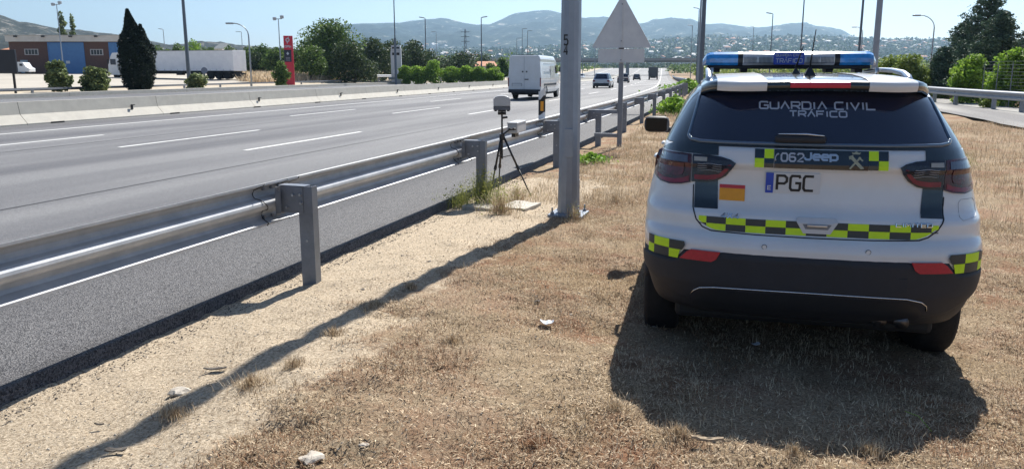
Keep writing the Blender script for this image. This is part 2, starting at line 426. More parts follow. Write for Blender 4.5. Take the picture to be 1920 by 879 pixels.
# side road on the right and forecourt on the left
LASPH = asphalt_mat('worn_light_asphalt', (.22, .21, .20), (.36, .35, .33), scale=40, bump=.4, rough=.9, spec=.15)
def side_fn(u, v):   # u 0..1 across, v along
    o = 8.0+.5*math.sin(v*.05)+.2*mnoise.noise(Vector((v*.5, 0, 0))) if u == 0 else 11.6
    o = 7.4+(11.3-7.4)*u+.25*mnoise.noise(Vector((v*.4, u*3, 0)))
    x, y = road(o, v); return x, y, ground_z(o, v)+.07
grid_mesh('side_road', [0, .33, .66, 1], arange((14, 120, 2)), side_fn, LASPH)
def lot_fn(off, s):
    x, y = road(off, s); return x, y, ground_z(off, s)+.07
grid_mesh('forecourt', arange((-145, -60, 5), (-60, -56, 2)), arange((20, 150, 4)), lot_fn, LOTM)
# ------------------------------------------------------------------ median barrier
BT = 0.72
def barrier():
    t = thing('concrete_barrier', 'low cream concrete median barrier running between the two carriageways', 'barrier')
    prof = [(0, 0), (.0, .05), (-.26, .33), (-.32, BT), (-.46, BT), (-.52, .33), (-.78, .05), (-.78, 0)]
    L = 6.0; k = 0
    s = -12.0
    while s < 330:
        Lk = L if s < 90 else 24
        a, b = s, s+Lk-.02
        V = []
        for q in (a, (a+b)/2, b):
            for dx, z in prof:
                x, y = road(-21.6+dx, q); V.append((x, y, rz(q)+z))
        n = len(prof); Fc = []
        for j in range(2):
            for i in range(n-1): Fc.append((j*n+i, j*n+i+1, (j+1)*n+i+1, (j+1)*n+i))
        Fc += [tuple(range(n))[::-1], tuple(range(2*n, 3*n))]
        mk('barrier_segment', V, Fc, CONCB, t)
        s += Lk
    for i in range(14):
        q = 22.6+i*8.0
        x, y = road(-21.80, q); z = rz(q)+.36
        bm = bmesh.new(); bm_box(bm, (x, y, z), (.03, .1, .16)); bm_box(bm, (x+.05, y, z+.08), (.1, .1, .03))
        from_bm('reflector_clip', bm, TRIB, t)
    for i in range(16):     # drain slots in the toe
        q = 13.6+i*5.5; x, y = road(-21.585, q)
        box('drain_slot', (x, y, rz(q)+.035), (.02, .5, .05), DARK, t, Matrix.Rotation(heading(q), 3, 'Z'))
barrier()

# ------------------------------------------------------------------ guardrails
WP = [(.0, .0), (.0, .016), (.030, .028), (.072, .046), (.083, .066), (.078, .092), (.066, .101), (0.045, 0.105), (0.0278, 0.1084), (0.0132, 0.1182), (0.0034, 0.1328), (0.0, 0.15), (0.0034, 0.1672), (0.0132, 0.1818), (0.0278, 0.1916), (0.045, 0.195), (.068, .200), (.079, .214), (.083, .238), (.072, .264), (.030, .282), (.0, .294), (.0, .310)]
def rail_strip(off, s0, s1, zb, parent, st=4.0, side=-1, mat=GALV, thick=.004):
    """one W-beam length; side -1 bulges toward the carriageway on the left"""
    ss = [s0+(s1-s0)*i/max(1, int(round((s1-s0)/st))) for i in range(max(1, int(round((s1-s0)/st)))+1)]
    prof = [(side*dx, z) for dx, z in WP]; prof2 = [(side*(dx-thick), z+(0)) for dx, z in WP][::-1]
    allp = prof+prof2; n = len(allp); V = []
    for s in ss:
        for dx, z in allp:
            x, y = road(off+dx, s); V.append((x, y, rz(s)+zb+z*1.06))
    Fc = [(j*n+i, j*n+(i+1) % n, (j+1)*n+(i+1) % n, (j+1)*n+i) for j in range(len(ss)-1) for i in range(n)]
    Fc += [tuple(range(n))[::-1], tuple(range((len(ss)-1)*n, len(ss)*n))]
    return mk('rail_beam', V, Fc, mat, parent, False)
def c_post(bm, x, y, z0, z1, ang, w=.125, d=.07, th=.006):
    R = Matrix.Rotation(ang, 3, 'Z')
    def B(c, s): bm_box(bm, Vector((x, y, 0))+R@Vector(c), s, R)
    h = z1-z0; zc = (z0+z1)/2
    B((0, -d/2, zc), (w, th, h)); B((w/2-th/2, 0, zc), (th, d, h)); B((-w/2+th/2, 0, zc), (th, d, h))
    B((w/2-.012, d/2, zc), (.022, th, h)); B((-w/2+.012, d/2, zc), (.022, th, h))
def near_rail():
    t = thing('guardrail', 'near galvanised guardrail on the verge edge, running from lower left past the tripod', 'guardrail', (-3.5, 4.9, 0))
    off = Vector(t.location)
    def child(o): o.location = -off; return o
    post_s = [.98, 4.97]; s = 4.97
    for k in range(1, 60):
        s += 3.95 if k < 3 else 3.9
        post_s.append(s)
    # beams lap at the posts
    b = -3.2
    lap = [-3.0]+post_s
    for i in range(0, len(lap)-1):
        a, c = lap[i], lap[i+1]
        if i > 26 and i % 4: continue
        e = lap[min(i+4, len(lap)-1)] if i > 26 else c
        child(rail_strip(-3.545-.0055*(i % 2), a+.10, e+.24, .535+.0025*(i % 2), t))
    for q in post_s[:6]:      # dark lap outlines and splice bolts where two beams overlap
        for ds in (-.20, .26):
            tube('lap_edge', [Vector((*road(-3.545-dx+.006, q+ds+.05*math.sin(z*20)), rz(q)+.537+z*1.06))-off for dx, z in WP], .0035, INK, t, 5)
        for ds in (-.14, -.04, .06, .16):
            for z in (.05, .26): 
                p = Vector((*road(-3.545-.07, q+ds), rz(q)+.537+z*1.06))-off; cyl('splice_bolt', p, p+Vector((.018, 0, 0)), .012, GALVP, t, n=6)
    first = None
    for i, q in enumerate(post_s):
        x, y = road(-3.30, q); z = rz(q); hd = heading(q)
        bm = bmesh.new(); c_post(bm, 0, 0, -.3, .83, 0)
        if first is None:
            pst = from_bm('post', bm, GALVP, t)
            bm = bmesh.new()     # spacer bracket: folded box between rail and post with a bright top flange
            bm_box(bm, (-.115, -.042, .725), (.20, .007, .20)); bm_box(bm, (-.115, .0, .83), (.235, .09, .007)); bm_box(bm, (-.115, .0, .622), (.20, .09, .006))
            bm_box(bm, (-.235, .0, .71), (.008, .17, .22), None)
            bm_box(bm, (-.215, .05, .70), (.045, .008, .17)); bm_box(bm, (-.215, -.08, .70), (.045, .008, .17))
            brk = from_bm('spacer_bracket', bm, GALVP, pst)
            bm = bmesh.new()
            for (bx, bz) in ((-.10, .76), (-.035, .765), (-.03, .70), (-.16, .66)): bm_cyl(bm, (bx, -.045, bz), (bx, -.062, bz), .011, n=6)
            bm_cyl(bm, (0, -.035, .40), (0, -.045, .40), .009, n=6)
            blt = from_bm('bolt', bm, SILVER, pst)
            bm.free() if False else None
            first = (pst, brk, blt)
        else:
            bm.free()
            pst = first[0].copy(); COL.objects.link(pst); pst.parent = t
            for ch in first[1:]:
                if q > 45 and ch is first[2]: continue
                c = ch.copy(); COL.objects.link(c); c.parent = pst
        pst.location = Vector((x, y, z))-off; pst.rotation_euler = (0, 0, hd)
    return t
near_rail()

def side_rail(name, label, off, s0, s1, top, spacing, side, group=None, beams=1, mat=GALV):
    x0, y0 = road(off, (s0+s1)/2)
    t = thing(name, label, 'guardrail', (x0, y0, 0), 0, group); o0 = Vector(t.location)
    seg = 24.0
    s = s0
    while s < s1-1:
        e = min(s1, s+seg); r = rail_strip(off, s+.02, e-.0, 0, t, 6.0, side, mat)
        r.location = -o0+Vector((0, 0, top-.33)); s = e
    q = s0+1; n = 0
    while q < s1:
        x, y = road(off-side*.12, q); z = rz(q) if off < -20 else ground_z(off, q)
        bm = bmesh.new(); c_post(bm, 0, 0, -.3, top-.05, 0); bm_box(bm, (side*.07, 0, top-.14), (.14, .07, .2))
        p = from_bm('post', bm, GALVP, t); p.location = Vector((x, y, z))-o0; p.rotation_euler = (0, 0, heading(q))
        q += spacing
    return t
side_rail('guardrail', 'far side guardrail with posts beyond the opposite carriageway, below the bright shrubs', -42.4, 96, 300, .95, 4, 1)
side_rail('guardrail', 'second far guardrail rising behind the first, next to the pale grey totem', -45.5, 100, 300, 1.25, 6, 1)
def low_wall(name, label, cat, off, s0, s1, w_, h, topm, seg=12, rail=False):
    t = thing(name, label, cat)
    s = s0
    while s < s1:
        V = []; 
        for q in (s, s+seg/2, s+seg-.03):
            for dx, z in ((0, -.1 if not rail else h-.16), (0, h), (-w_, h), (-w_, -.1 if not rail else h-.16)):
                x, y = road(off+dx, q); V.append((x, y, ground_z(off, q)+z))
        Fc = [(j*4+i, j*4+(i+1) % 4, j*4+4+(i+1) % 4, j*4+4+i) for j in range(2) for i in range(4)]+[(3, 2, 1, 0), (8, 9, 10, 11)]
        mk('kerb_piece' if not rail else 'rail_bar', V, Fc, topm, t)
        if rail:
            for q in (s+1, s+1+seg/2):
                x, y = road(off-.1, q); box('post', (x, y, ground_z(off, q)+h/2-.06), (.14, .14, h-.12), GALVP, t)
        s += seg
    return t
low_wall('low_wall', 'low concrete edge wall beyond the opposite carriageway in front of the bushes', 'wall', -42.3, -8, 104, .55, .27, CONCB)
low_wall('guardrail', 'low dark rail behind the edge wall, running among the roadside bushes', 'guardrail', -50.5, 20, 116, .08, .40, GALVP, 12, True)
# right hand rail beyond the side road (runs across to the right)
def right_rail():
    t = thing('guardrail', 'galvanised guardrail on the right beyond the worn side road, below the conifers', 'guardrail')
    pts = []
    for px, d in ((1650, 48), (1700, 44), (1740, 40.5), (1800, 35.5), (1860, 32), (1920, 29.3), (2000, 26), (2100, 22.5)):
        pts.append(Vector((*spot(px, d), 0)))
    prof = WP
    V = []; n = 2*len(WP)
    for i, p in enumerate(pts):
        dr = (pts[min(i+1, len(pts)-1)]-pts[max(i-1, 0)]).normalized(); nr = Vector((dr.y, -dr.x, 0))
        z = gz(p.x, p.y)+.48
        for dx, h in WP: V.append(p+nr*dx+Vector((0, 0, z+h*1.2)))
        for dx, h in WP[::-1]: V.append(p+nr*(dx-.004)+Vector((0, 0, z+h*1.2)))
    Fc = [(j*n+i, j*n+(i+1) % n, (j+1)*n+(i+1) % n, (j+1)*n+i) for j in range(len(pts)-1) for i in range(n)]
    mk('rail_beam', V, Fc, pm('weathered_rail', (.33, .35, .38), .6, .3, color2=(.27, .29, .32), vscale=4), t)
    for px in (1735, 1758, 1798, 1871, 1925, 2000):
        d = float(np.interp(px, [1650, 1700, 1740, 1800, 1860, 1920, 2000], [48, 44, 40.5, 35.5, 32, 29.3, 26]))+.15
        x, y = spot(px, d); z = gz(x, y)
        bm = bmesh.new(); c_post(bm, 0, 0, -.3, .8, 0, .16, .09); p = from_bm('post', bm, GALVP, t); p.location = (x, y, z); p.rotation_euler = (0, 0, .5)
right_rail()

# ------------------------------------------------------------------ stroke lettering
STROKES = {
 'G': [[(1, .85), (.9, 1), (.15, 1), (0, .85), (0, .15), (.15, 0), (.9, 0), (1, .12), (1, .5), (.5, .5)]],
 'U': [[(0, 1), (0, .15), (.15, 0), (.85, 0), (1, .15), (1, 1)]],
 'A': [[(0, 0), (.5, 1), (1, 0)]], 'Á': [[(0, 0), (.5, 1), (1, 0)], [(.45, 1.18), (.7, 1.34)]],
 'R': [[(0, 0), (0, 1), (.85, 1), (1, .85), (1, .6), (.85, .45), (0, .45)], [(.55, .45), (1, 0)]],
 'D': [[(0, 0), (0, 1), (.8, 1), (1, .8), (1, .2), (.8, 0), (0, 0)]],
 'I': [[(.5, 0), (.5, 1)]], 'C': [[(1, 1), (.15, 1), (0, .85), (0, .15), (.15, 0), (1, 0)]],
 'V': [[(0, 1), (.5, 0), (1, 1)]], 'L': [[(0, 1), (0, 0), (1, 0)]], 'T': [[(0, 1), (1, 1)], [(.5, 1), (.5, 0)]],
 'F': [[(0, 0), (0, 1), (1, 1)], [(0, .5), (.85, .5)]], 'O': [[(.15, 0), (0, .15), (0, .85), (.15, 1), (.85, 1), (1, .85), (1, .15), (.85, 0), (.15, 0)]],
 'E': [[(1, 1), (0, 1), (0, 0), (1, 0)], [(0, .5), (.9, .5)]], 'M': [[(0, 0), (0, 1), (.5, .4), (1, 1), (1, 0)]],
 '0': [[(.2, 0), (0, .2), (0, .8), (.2, 1), (.8, 1), (1, .8), (1, .2), (.8, 0), (.2, 0)]],
 '6': [[(.95, .9), (.8, 1), (.2, 1), (0, .8), (0, .2), (.2, 0), (.8, 0), (1, .2), (1, .4), (.8, .56), (.05, .56)]],
 '2': [[(0, .8), (.2, 1), (.8, 1), (1, .8), (1, .62), (0, 0), (1, 0)]],
 'P': [[(0, 0), (0, 1), (.75, 1), (1, .85), (1, .6), (.75, .45), (0, .45)]],
 '5': [[(.95, 1), (.1, 1), (.05, .55), (.75, .58), (1, .4), (1, .15), (.8, 0), (.2, 0), (0, .12)]],
 '4': [[(.75, 0), (.75, 1), (0, .3), (1, .3)]],
 'X': [[(0, 0), (1, 1)], [(0, 1), (1, 0)]],
 'J': [[(.9, 1), (.9, .2), (.7, 0), (.2, 0), (0, .2), (0, .3)]],
 'e': [[(.05, .37), (1, .37), (1, .55), (.8, .72), (.2, .72), (0, .55), (0, .17), (.2, 0), (.9, 0)]],
 'p': [[(0, -.28), (0, .72), (.8, .72), (1, .55), (1, .17), (.8, 0), (0, 0)]],
 'Y': [[(0, 1), (.5, .5), (1, 1)], [(.5, .5), (.5, 0)]], 'N': [[(0, 0), (0, 1), (1, 0), (1, 1)]], 'S': [[(1, 1), (0, 1), (0, .5), (1, .5), (1, 0), (0, 0)]],
}
def text_polys(txt, x0, x1, z0, z1, wd, gap=.28):
    """stroke quads (2D) filling the box"""
    n = len(txt); units = sum((.45 if c == ' ' else (.3 if c == 'I' else 1)) for c in txt)+gap*(n-1)
    u = (x1-x0)/units; out = []; x = x0
    for c in txt:
        cw = (.45 if c == ' ' else (.3 if c == 'I' else 1))*u
        for st in STROKES.get(c, []):
            P = [(x+(p[0] if c != 'I' else .5)*cw, z0+p[1]*(z1-z0)) for p in st]
            m = len(P); L, Rr = [], []
            for i, p in enumerate(P):
                a = P[max(i-1, 0)]; b = P[min(i+1, m-1)]; closed = P[0] == P[-1]
                if closed and i in (0, m-1): a, b = P[-2], P[1]
                def nn(q, r):
                    dx, dz = r[0]-q[0], r[1]-q[1]; l_ = math.hypot(dx, dz) or 1; return -dz/l_, dx/l_
                n1 = nn(a, p) if a != p else nn(p, b); n2 = nn(p, b) if b != p else n1
                bx, bz = n1[0]+n2[0], n1[1]+n2[1]; q = bx*n1[0]+bz*n1[1]; q = max(q, .6)
                k = wd/2*1.0/q
                L.append((p[0]+bx*k, p[1]+bz*k)); Rr.append((p[0]-bx*k, p[1]-bz*k))
            for i in range(m-1): out.append([L[i], L[i+1], Rr[i+1], Rr[i]])
        x += cw+gap*u
    return out
def letters(name, txt, x0, x1, z0, z1, wd, mp, mat, parent, gap=.28, thick=0.0, back=None):
    V, Fc = [], []
    for q in text_polys(txt, x0, x1, z0, z1, wd, gap):
        b = len(V); V += [mp(*p) for p in q]; Fc.append((b, b+1, b+2, b+3))
        if back is not None:
            V += [back(*p) for p in q]
            Fc += [(b+i, b+(i+1) % 4, b+4+(i+1) % 4, b+4+i) for i in range(4)]
    return mk(name, V, Fc, mat, parent)

# ------------------------------------------------------------------ the patrol car (local: x across, y forward from the rear bumper)
CZP = [.2, .30, .38, .45, .55, .65, .742, .78, .82, .84, .85, .935, .965, 1.0, 1.1, 1.185, 1.20, 1.29, 1.32, 1.59, 1.63]
CYP = [.30, .20, .08, .03, .0, .0, .0, .0, .02, .055, .06, .066, .112, .130, .147, .147, .12, .15, .17, .38, .42]
CZW = [.2, .4, .6, .8, .95, 1.05, 1.15, 1.25, 1.35, 1.5, 1.58, 1.63]
CWP = [.76, .845, .903, .91, .905, .885, .86, .825, .785, .71, .665, .60]
def yrear(z): return (np.interp(z-.008, CZP, CYP)+np.interp(z, CZP, CYP)*2+np.interp(z+.008, CZP, CYP))/4
def wid(z): return (np.interp(z-.03, CZW, CWP)+np.interp(z, CZW, CWP)+np.interp(z+.03, CZW, CWP))/3
def SR(x, z, a=.5, n=3.0):
    q = min(abs(x)/wid(z), .9995)
    return float(yrear(z)+a*(1-(1-q**n)**(1/n)))
def taper(y): return 1-.05*max(0, (y-1.6)/2.4)**2-.012*max(0, (1.1-y))
def yfront(z): return lerp_tab(z, [.24, .5, .8, .92, .97, 1.02, 1.06, 1.1, 1.56, 1.63], [4.25, 4.38, 4.38, 4.28, 3.9, 3.45, 3.3, 3.22, 2.42, 2.1])
def ring(z, grow=0.0):
    """closed plan outline at height z"""
    w_, y0, yf = wid(z), yrear(z), yfront(z); H2 = []
    for i in range(0, 17):
        th = (i/16)*math.pi/2; H2.append((w_*math.sin(th)**(2/3), y0+.5*(1-math.cos(th)**(2/3))))
    y1 = y0+.5; y2 = yf-.7
    for i in range(1, 45):
        y = y1+(y2-y1)*i/45; H2.append((w_*taper(y), y))
    for i in range(0, 13):
        th = (i/12)*math.pi/2; H2.append((w_*taper(y2)*math.cos(th)**(2/2.6), y2+.7*math.sin(th)**(2/2.6)))
    if grow:
        H2 = [(x*(1+grow/w_), y-(grow if y < y1 else 0)) for x, y in H2]
    return H2
def shell_mesh(name, zs, mat, parent, skip=None, cap=True):
    V, Fc = [], []; N = None
    for z in zs:
        h = ring(z); full = h+[(-x, y) for x, y in h[-2:0:-1]]; N = len(full); V += [(x, y, z) for x, y in full]
    for j in range(len(zs)-1):
        for i in range(N):
            k = (i+1) % N; q = (j*N+i, j*N+k, (j+1)*N+k, (j+1)*N+i)
            if skip:
                c = [sum(V[a][t] for a in q)/4 for t in range(3)]
                if skip(*c): continue
            Fc.append(q)
    if cap: Fc.append(tuple(range(N))[::-1]); Fc.append(tuple(range((len(zs)-1)*N, len(zs)*N)))
    return mk(name, V, Fc, mat, parent, True)
def patch(name, poly, off, mat, parent, surf=None, depth=.0, gx=.04, gz_=.03, smooth=True):
    """a panel cut to the outline poly (x, z) and laid on the rear surface, standing off from it; depth gives it side walls"""
    surf = surf or SR
    bm = bmesh.new(); vs = [bm.verts.new((p[0], 0, p[1])) for p in poly]; bm.faces.new(vs)
    xs = [p[0] for p in poly]; zs = [p[1] for p in poly]
    def cuts(a, b, st):
        n = int((b-a)/st); return [a+(b-a)*(i+1)/(n+1) for i in range(n)]
    cx = []
    for x in cuts(min(xs), max(xs), gx): cx.append(x)
    for x in np.arange(-.92, .92, .012):
        if abs(x) > .72 and min(xs) < x < max(xs): cx.append(float(x))
    for x in cx: bmesh.ops.bisect_plane(bm, geom=bm.verts[:]+bm.edges[:]+bm.faces[:], plane_co=(x, 0, 0), plane_no=(1, 0, 0), dist=1e-5)
    for z in cuts(min(zs), max(zs), gz_): bmesh.ops.bisect_plane(bm, geom=bm.verts[:]+bm.edges[:]+bm.faces[:], plane_co=(0, 0, z), plane_no=(0, 0, 1), dist=1e-5)
    if depth:
        ed = [e for e in bm.edges if e.is_boundary]
        r = bmesh.ops.extrude_edge_only(bm, edges=ed); new = {v for v in r['geom'] if isinstance(v, bmesh.types.BMVert)}
    else: new = set()
    for v in bm.verts:
        y = surf(v.co.x, v.co.z)-off
        v.co.y = y+(depth if v in new else 0)
    bmesh.ops.recalc_face_normals(bm, faces=bm.faces)
    me = bpy.data.meshes.new(name); bm.to_mesh(me); bm.free(); me.materials.append(mat)
    if smooth and not depth: me.polygons.foreach_set('use_smooth', [True]*len(me.polygons))
    return link(bpy.data.objects.new(name, me), parent)
def side_patch(name, poly, side, off, mat, parent):
    bm = bmesh.new(); vs = [bm.verts.new((0, p[0], p[1])) for p in poly]; bm.faces.new(vs)
    ys = [p[0] for p in poly]; zs = [p[1] for p in poly]
    y = min(ys)+.08
    while y < max(ys): bmesh.ops.bisect_plane(bm, geom=bm.verts[:]+bm.edges[:]+bm.faces[:], plane_co=(0, y, 0), plane_no=(0, 1, 0), dist=1e-5); y += .08
    z = min(zs)+.04
    while z < max(zs): bmesh.ops.bisect_plane(bm, geom=bm.verts[:]+bm.edges[:]+bm.faces[:], plane_co=(0, 0, z), plane_no=(0, 0, 1), dist=1e-5); z += .04
    for v in bm.verts: v.co.x = side*(wid(v.co.z)*taper(v.co.y)+off)
    return from_bm(name, bm, mat, parent, True)
def wheel(parent, x, y, r=.345, wdt=.225, side=1):
    V, Fc = [], []; n = 36
    prof = [(-.5, .62), (-.5, .80), (-.46, .93), (-.36, .99), (0, 1.0), (.36, .99), (.46, .93), (.5, .80), (.5, .62)]
    for i in range(n):
        t = 2*math.pi*i/n
        for a, rr in prof: V.append((a*wdt, math.cos(t)*rr*r, math.sin(t)*rr*r))
    m = len(prof)
    for i in range(n):
        for k in range(m-1): Fc.append((i*m+k, i*m+k+1, ((i+1) % n)*m+k+1, ((i+1) % n)*m+k))
    wh = mk('wheel', V, Fc, RUB, parent, True); wh.location = (x, y, r-.01)
    bm = bmesh.new()
    bm_cyl(bm, (side*.02, 0, 0), (side*.06, 0, 0), r*.16, n=16)
    for k in range(5):
        a = k*2*math.pi/5
        bm_box(bm, (side*.045, math.cos(a)*r*.36, math.sin(a)*r*.36), (.03, r*.56, .06), Matrix.Rotation(a, 3, 'X'))
    bm_cyl(bm, (-side*.06, 0, 0), (-side*.05, 0, 0), r*.64, n=24)
    from_bm('rim', bm, RIM, wh)
    return wh

def patrol_car():
    t = thing('patrol_car', 'white and dark green police car from behind, with yellow chequers and blue roof lights', 'police car', (.31, 4.13, 0), math.radians(4.5))
    def arch(x, y, z):
        return abs(x) > .6 and z < .8 and any((y-c)**2+(z-.34)**2 < .40**2 for c in (.87, 3.5))
    zs = [.37, .40, .42, .46, .50, .54, .58, .62, .66, .70, .742, .76, .78, .80, .815, .83, .84, .85, .88, .91, .93, .945, .96, .98, 1.0, 1.02, 1.04, 1.07, 1.1, 1.14, 1.17, 1.185, 1.2, 1.22, 1.245]
    shell_mesh('body', [z for z in zs if z > .69]+[1.27, 1.300], WHITE, t, arch); shell_mesh('lower_body', [z for z in zs if z < .71], BLACKP, t, arch)
    shell_mesh('greenhouse', [1.3005, 1.305, 1.31, 1.33, 1.36, 1.40, 1.44, 1.48, 1.52, 1.56, 1.59, 1.612], DGREEN, t)
    # underbody and wheels
    bm = bmesh.new(); bm_box(bm, (0, 2.2, .36), (1.42, 3.7, .22), None, .03); bm_box(bm, (0, .58, .37), (1.20, .5, .16), None, .04)
    bm_cyl(bm, (-.55, .87, .33), (.55, .87, .33), .05, n=10); bm_cyl(bm, (-.35, .55, .36), (.35, .55, .36), .10, n=12)
    from_bm('underbody', bm, DARK, t)
    for sx in (-1, 1):
        for y in (.87, 3.5):
            wheel(t, sx*.80, y, side=sx)
            bm = bmesh.new(); pts = [(sx*(wid(.5)*1.0+.004), y+math.cos(a)*.415, .34+math.sin(a)*.415) for a in np.linspace(.10, math.pi-.30, 26)]
            bm_tube(bm, pts, .032, 6); from_bm('arch_cladding', bm, BLACKP, t, True)
    for sx in (-1, 1): box('side_sill', (sx*.86, 2.18, .33), (.08, 1.75, .14), BLACKP, t, None, .02)
    # lower bumper wraps the corners
    V, Fc = [], []; cols = []
    for i in range(-30, 31):
        th = abs(i)/30*math.pi/2*.985; cols.append((math.copysign(1, i)*math.sin(th)**(2/3) if i else 0, th))
    nz = 16
    for q, th in cols:
        x74 = abs(q)*.905
        zt = lerp_tab(x74, [0, .45, .50, .66, .70, .905], [.742, .742, .738, .735, .678, .668])
        zb = lerp_tab(abs(q), [0, .62, .80, .93, 1], [.40, .40, .44, .52, .58])
        for k in range(nz+1):
            z = zb+(zt-zb)*k/nz; w_ = wid(z)+.010; x = q*w_
            y = yrear(z)+.5*(1-math.cos(th)**(2/3))-.010*(1-abs(q)**6)
            if k == 0: y += .03
            if k == nz: y += .012
            V.append((x, y, z))
    for j in range(len(cols)-1):
        for k in range(nz): Fc.append((j*(nz+1)+k, (j+1)*(nz+1)+k, (j+1)*(nz+1)+k+1, j*(nz+1)+k+1))
    mk('lower_bumper', V, Fc, BLACKP, t, True)
    pts = [(-.625, .478), (-.605, .505), (-.575, .527), (-.50, .54), (-.3, .548), (0, .551), (.3, .549), (.47, .545), (.545, .528), (.575, .505), (.58, .475)]
    tube('bumper_trim', [(x, SR(x, z)-.013, z) for x, z in pts], .0042, CHROME, t, 6)
    patch('diffuser', [(-.60, .405), (.56, .405), (.555, .47), (.52, .505), (.46, .525), (0, .53), (-.5, .52), (-.57, .505), (-.60, .47)], .0125, pm('satin_black_plastic', (.018, .02, .024), .4, var=.1, vscale=6), t)
    for x in (.36, .47): tube('exhaust_pipe', [(x, .07, .40), (x, .35, .41)], .038, pm('exhaust_steel', (.12, .12, .13), .35, .9, var=.3, vscale=30), t, 16)
    # tailgate seam, drawn as a recessed dark channel piece around the lid
    seam = [(-.632, 1.08), (-.630, .96), (-.610, .90), (-.575, .862), (-.53, .845), (-.3, .839), (0, .837), (.3, .839), (.52, .845), (.565, .86), (.61, .895), (.645, .95), (.652, 1.08)]
    seam2 = []
    for (a, b) in zip(seam[:-1], seam[1:]):
        for k in range(6): seam2.append((a[0]+(b[0]-a[0])*k/6, a[1]+(b[1]-a[1])*k/6))
    tube('tailgate_seam', [(x, SR(x, z)-.001, z) for x, z in seam2], .0036, INK, t, 6)
    # rear window
    wp = [(-.668, 1.352), (-.655, 1.334), (-.60, 1.326), (0, 1.325), (.62, 1.328), (.672, 1.336), (.685, 1.353), (.675, 1.385), (.617, 1.60), (-.605, 1.60), (-.655, 1.40)]
    win = patch('rear_window', wp, .012, GLASSD, t, gz_=.03)
    wf = [(-.655, 1.40), (-.668, 1.352), (-.655, 1.334), (-.60, 1.326), (0, 1.325), (.62, 1.328), (.672, 1.336), (.685, 1.353), (.675, 1.385)]
    pts = []
    for (a, b) in zip(wf[:-1], wf[1:]):
        for k in range(6): pts.append((a[0]+(b[0]-a[0])*k/6, a[1]+(b[1]-a[1])*k/6))
    pts = [(-.61, 1.585)]+[(-.61-.045*k/8, 1.585-.185*k/8) for k in range(1, 8)]+pts+[(.675-.055*k/8, 1.385+.2*k/8) for k in range(0, 9)]
    tube('window_surround', [(x*1.004, SR(x, z)-.010, z-.003) for x, z in pts], .0105, pm('glossy_dark_green', (.07, .12, .19), .12, coat=1, var=.1, vscale=5), t, 8)
    mp = lambda x, z: (x, SR(x, z)-.0145, z)
    letters('lettering', 'GUARDIA CIVIL', -.292, .303, 1.505, 1.541, .0085, mp, LETW, win)
    letters('lettering', 'TRÁFICO', -.136, .155, 1.466, 1.494, .0075, mp, LETW, win)
    # wiper under its cowl
    bm = bmesh.new(); bm_box(bm, (-.087, SR(0, 1.35)-.035, 1.352), (.26, .045, .042), Matrix.Rotation(.0, 3, 'Z'), .015); from_bm('wiper_cover', bm, BLACKP, t, False)
    tube('wiper_arm', [(.03, SR(0, 1.37)-.066, 1.372), (-.06, SR(0, 1.37)-.068, 1.380), (-.2, SR(0, 1.37)-.06, 1.378)], [.004, .006, .003], CHROME, t, 6)
    # livery blocks and plaque
    pq = patch('applique_strip', [(-.215, 1.197), (.255, 1.195), (.255, 1.296), (-.215, 1.296)], .006, DGREEN, t, depth=.006)
    c = .0495
    for x0, cols4 in ((-.316, ('d', 'y', 'y', 'd')), (.255, ('y', 'd', 'd', 'y'))):
        k = 0
        for r_ in range(2):
            for cc in range(2):
                m_ = DGREEN if cols4[k] == 'd' else YEL
                a = x0+cc*c+(.001); b = 1.296-(r_+1)*c
                patch('chequer', [(a, b+.001), (a+c-.002, b+.001), (a+c-.002, b+c), (a, b+c)], .0055, m_, t, depth=.005); k += 1
    mpq = lambda x, z: (x, SR(x, z)-.0075, z); mb = lambda x, z: (x, SR(x, z)+.0, z)
    letters('phone_number', '062', -.180, -.068, 1.236, 1.276, .0085, mpq, LETW, pq, .35)
    tube('handset_mark', [(-.211, SR(0, 1.235)-.012, 1.238), (-.212, SR(0, 1.25)-.012, 1.253), (-.206, SR(0, 1.268)-.012, 1.266), (-.195, SR(0, 1.276)-.012, 1.275)], [.006, .003, .003, .006], LETW, pq, 6)
    mbd = lambda x, z: (x, SR(x, z)-.012, z)
    letters('badge', 'Jeep', -.062, .100, 1.247, 1.284, .0105, mbd, SILVER, t, .25, back=mb)
    em = lambda x, z: (x, SR(x, z)-.008, z)
    V, Fc = [], []
    def quad(*p):
        b = len(V); V.extend(em(*q) for q in p); Fc.append(tuple(range(b, b+len(p))))
    quad((.158, 1.207), (.166, 1.203), (.218, 1.262), (.211, 1.268)); quad((.216, 1.203), (.232, 1.208), (.176, 1.270), (.160, 1.262))
    quad((.203, 1.262), (.209, 1.267), (.228, 1.248), (.222, 1.243)); quad((.156, 1.268), (.178, 1.276), (.178, 1.262), (.160, 1.252))
    quad((.176, 1.279), (.210, 1.279), (.216, 1.290), (.205, 1.287), (.193, 1.296), (.182, 1.287), (.170, 1.290))
    mk('emblem', V, Fc, EMB, pq)
    # upper dark blocks beside the window, lower dark blocks below the lamps
    patch('livery_block', [(-.505, 1.252), (-.505, 1.318), (-.66, 1.318), (-.75, 1.305), (-.79, 1.285), (-.818, 1.258)], .003, DGREEN, t)
    patch('livery_block', [(.540, 1.246), (.540, 1.318), (.66, 1.318), (.75, 1.305), (.79, 1.285), (.818, 1.258)], .003, DGREEN, t)
    patch('livery_band', [(-.505, 1.262), (-.505, 1.318), (.540, 1.318), (.540, 1.300), (.258, 1.300), (-.318, 1.300), (-.318, 1.310), (-.40, 1.312)][0:0] or [(-.505, 1.303), (.54, 1.303), (.54, 1.322), (-.505, 1.322)], .003, DGREEN, t)
    patch('livery_block', [(-.624, .958), (-.496, .960), (-.502, 1.13), (-.624, 1.12)], .003, DGREEN, t)
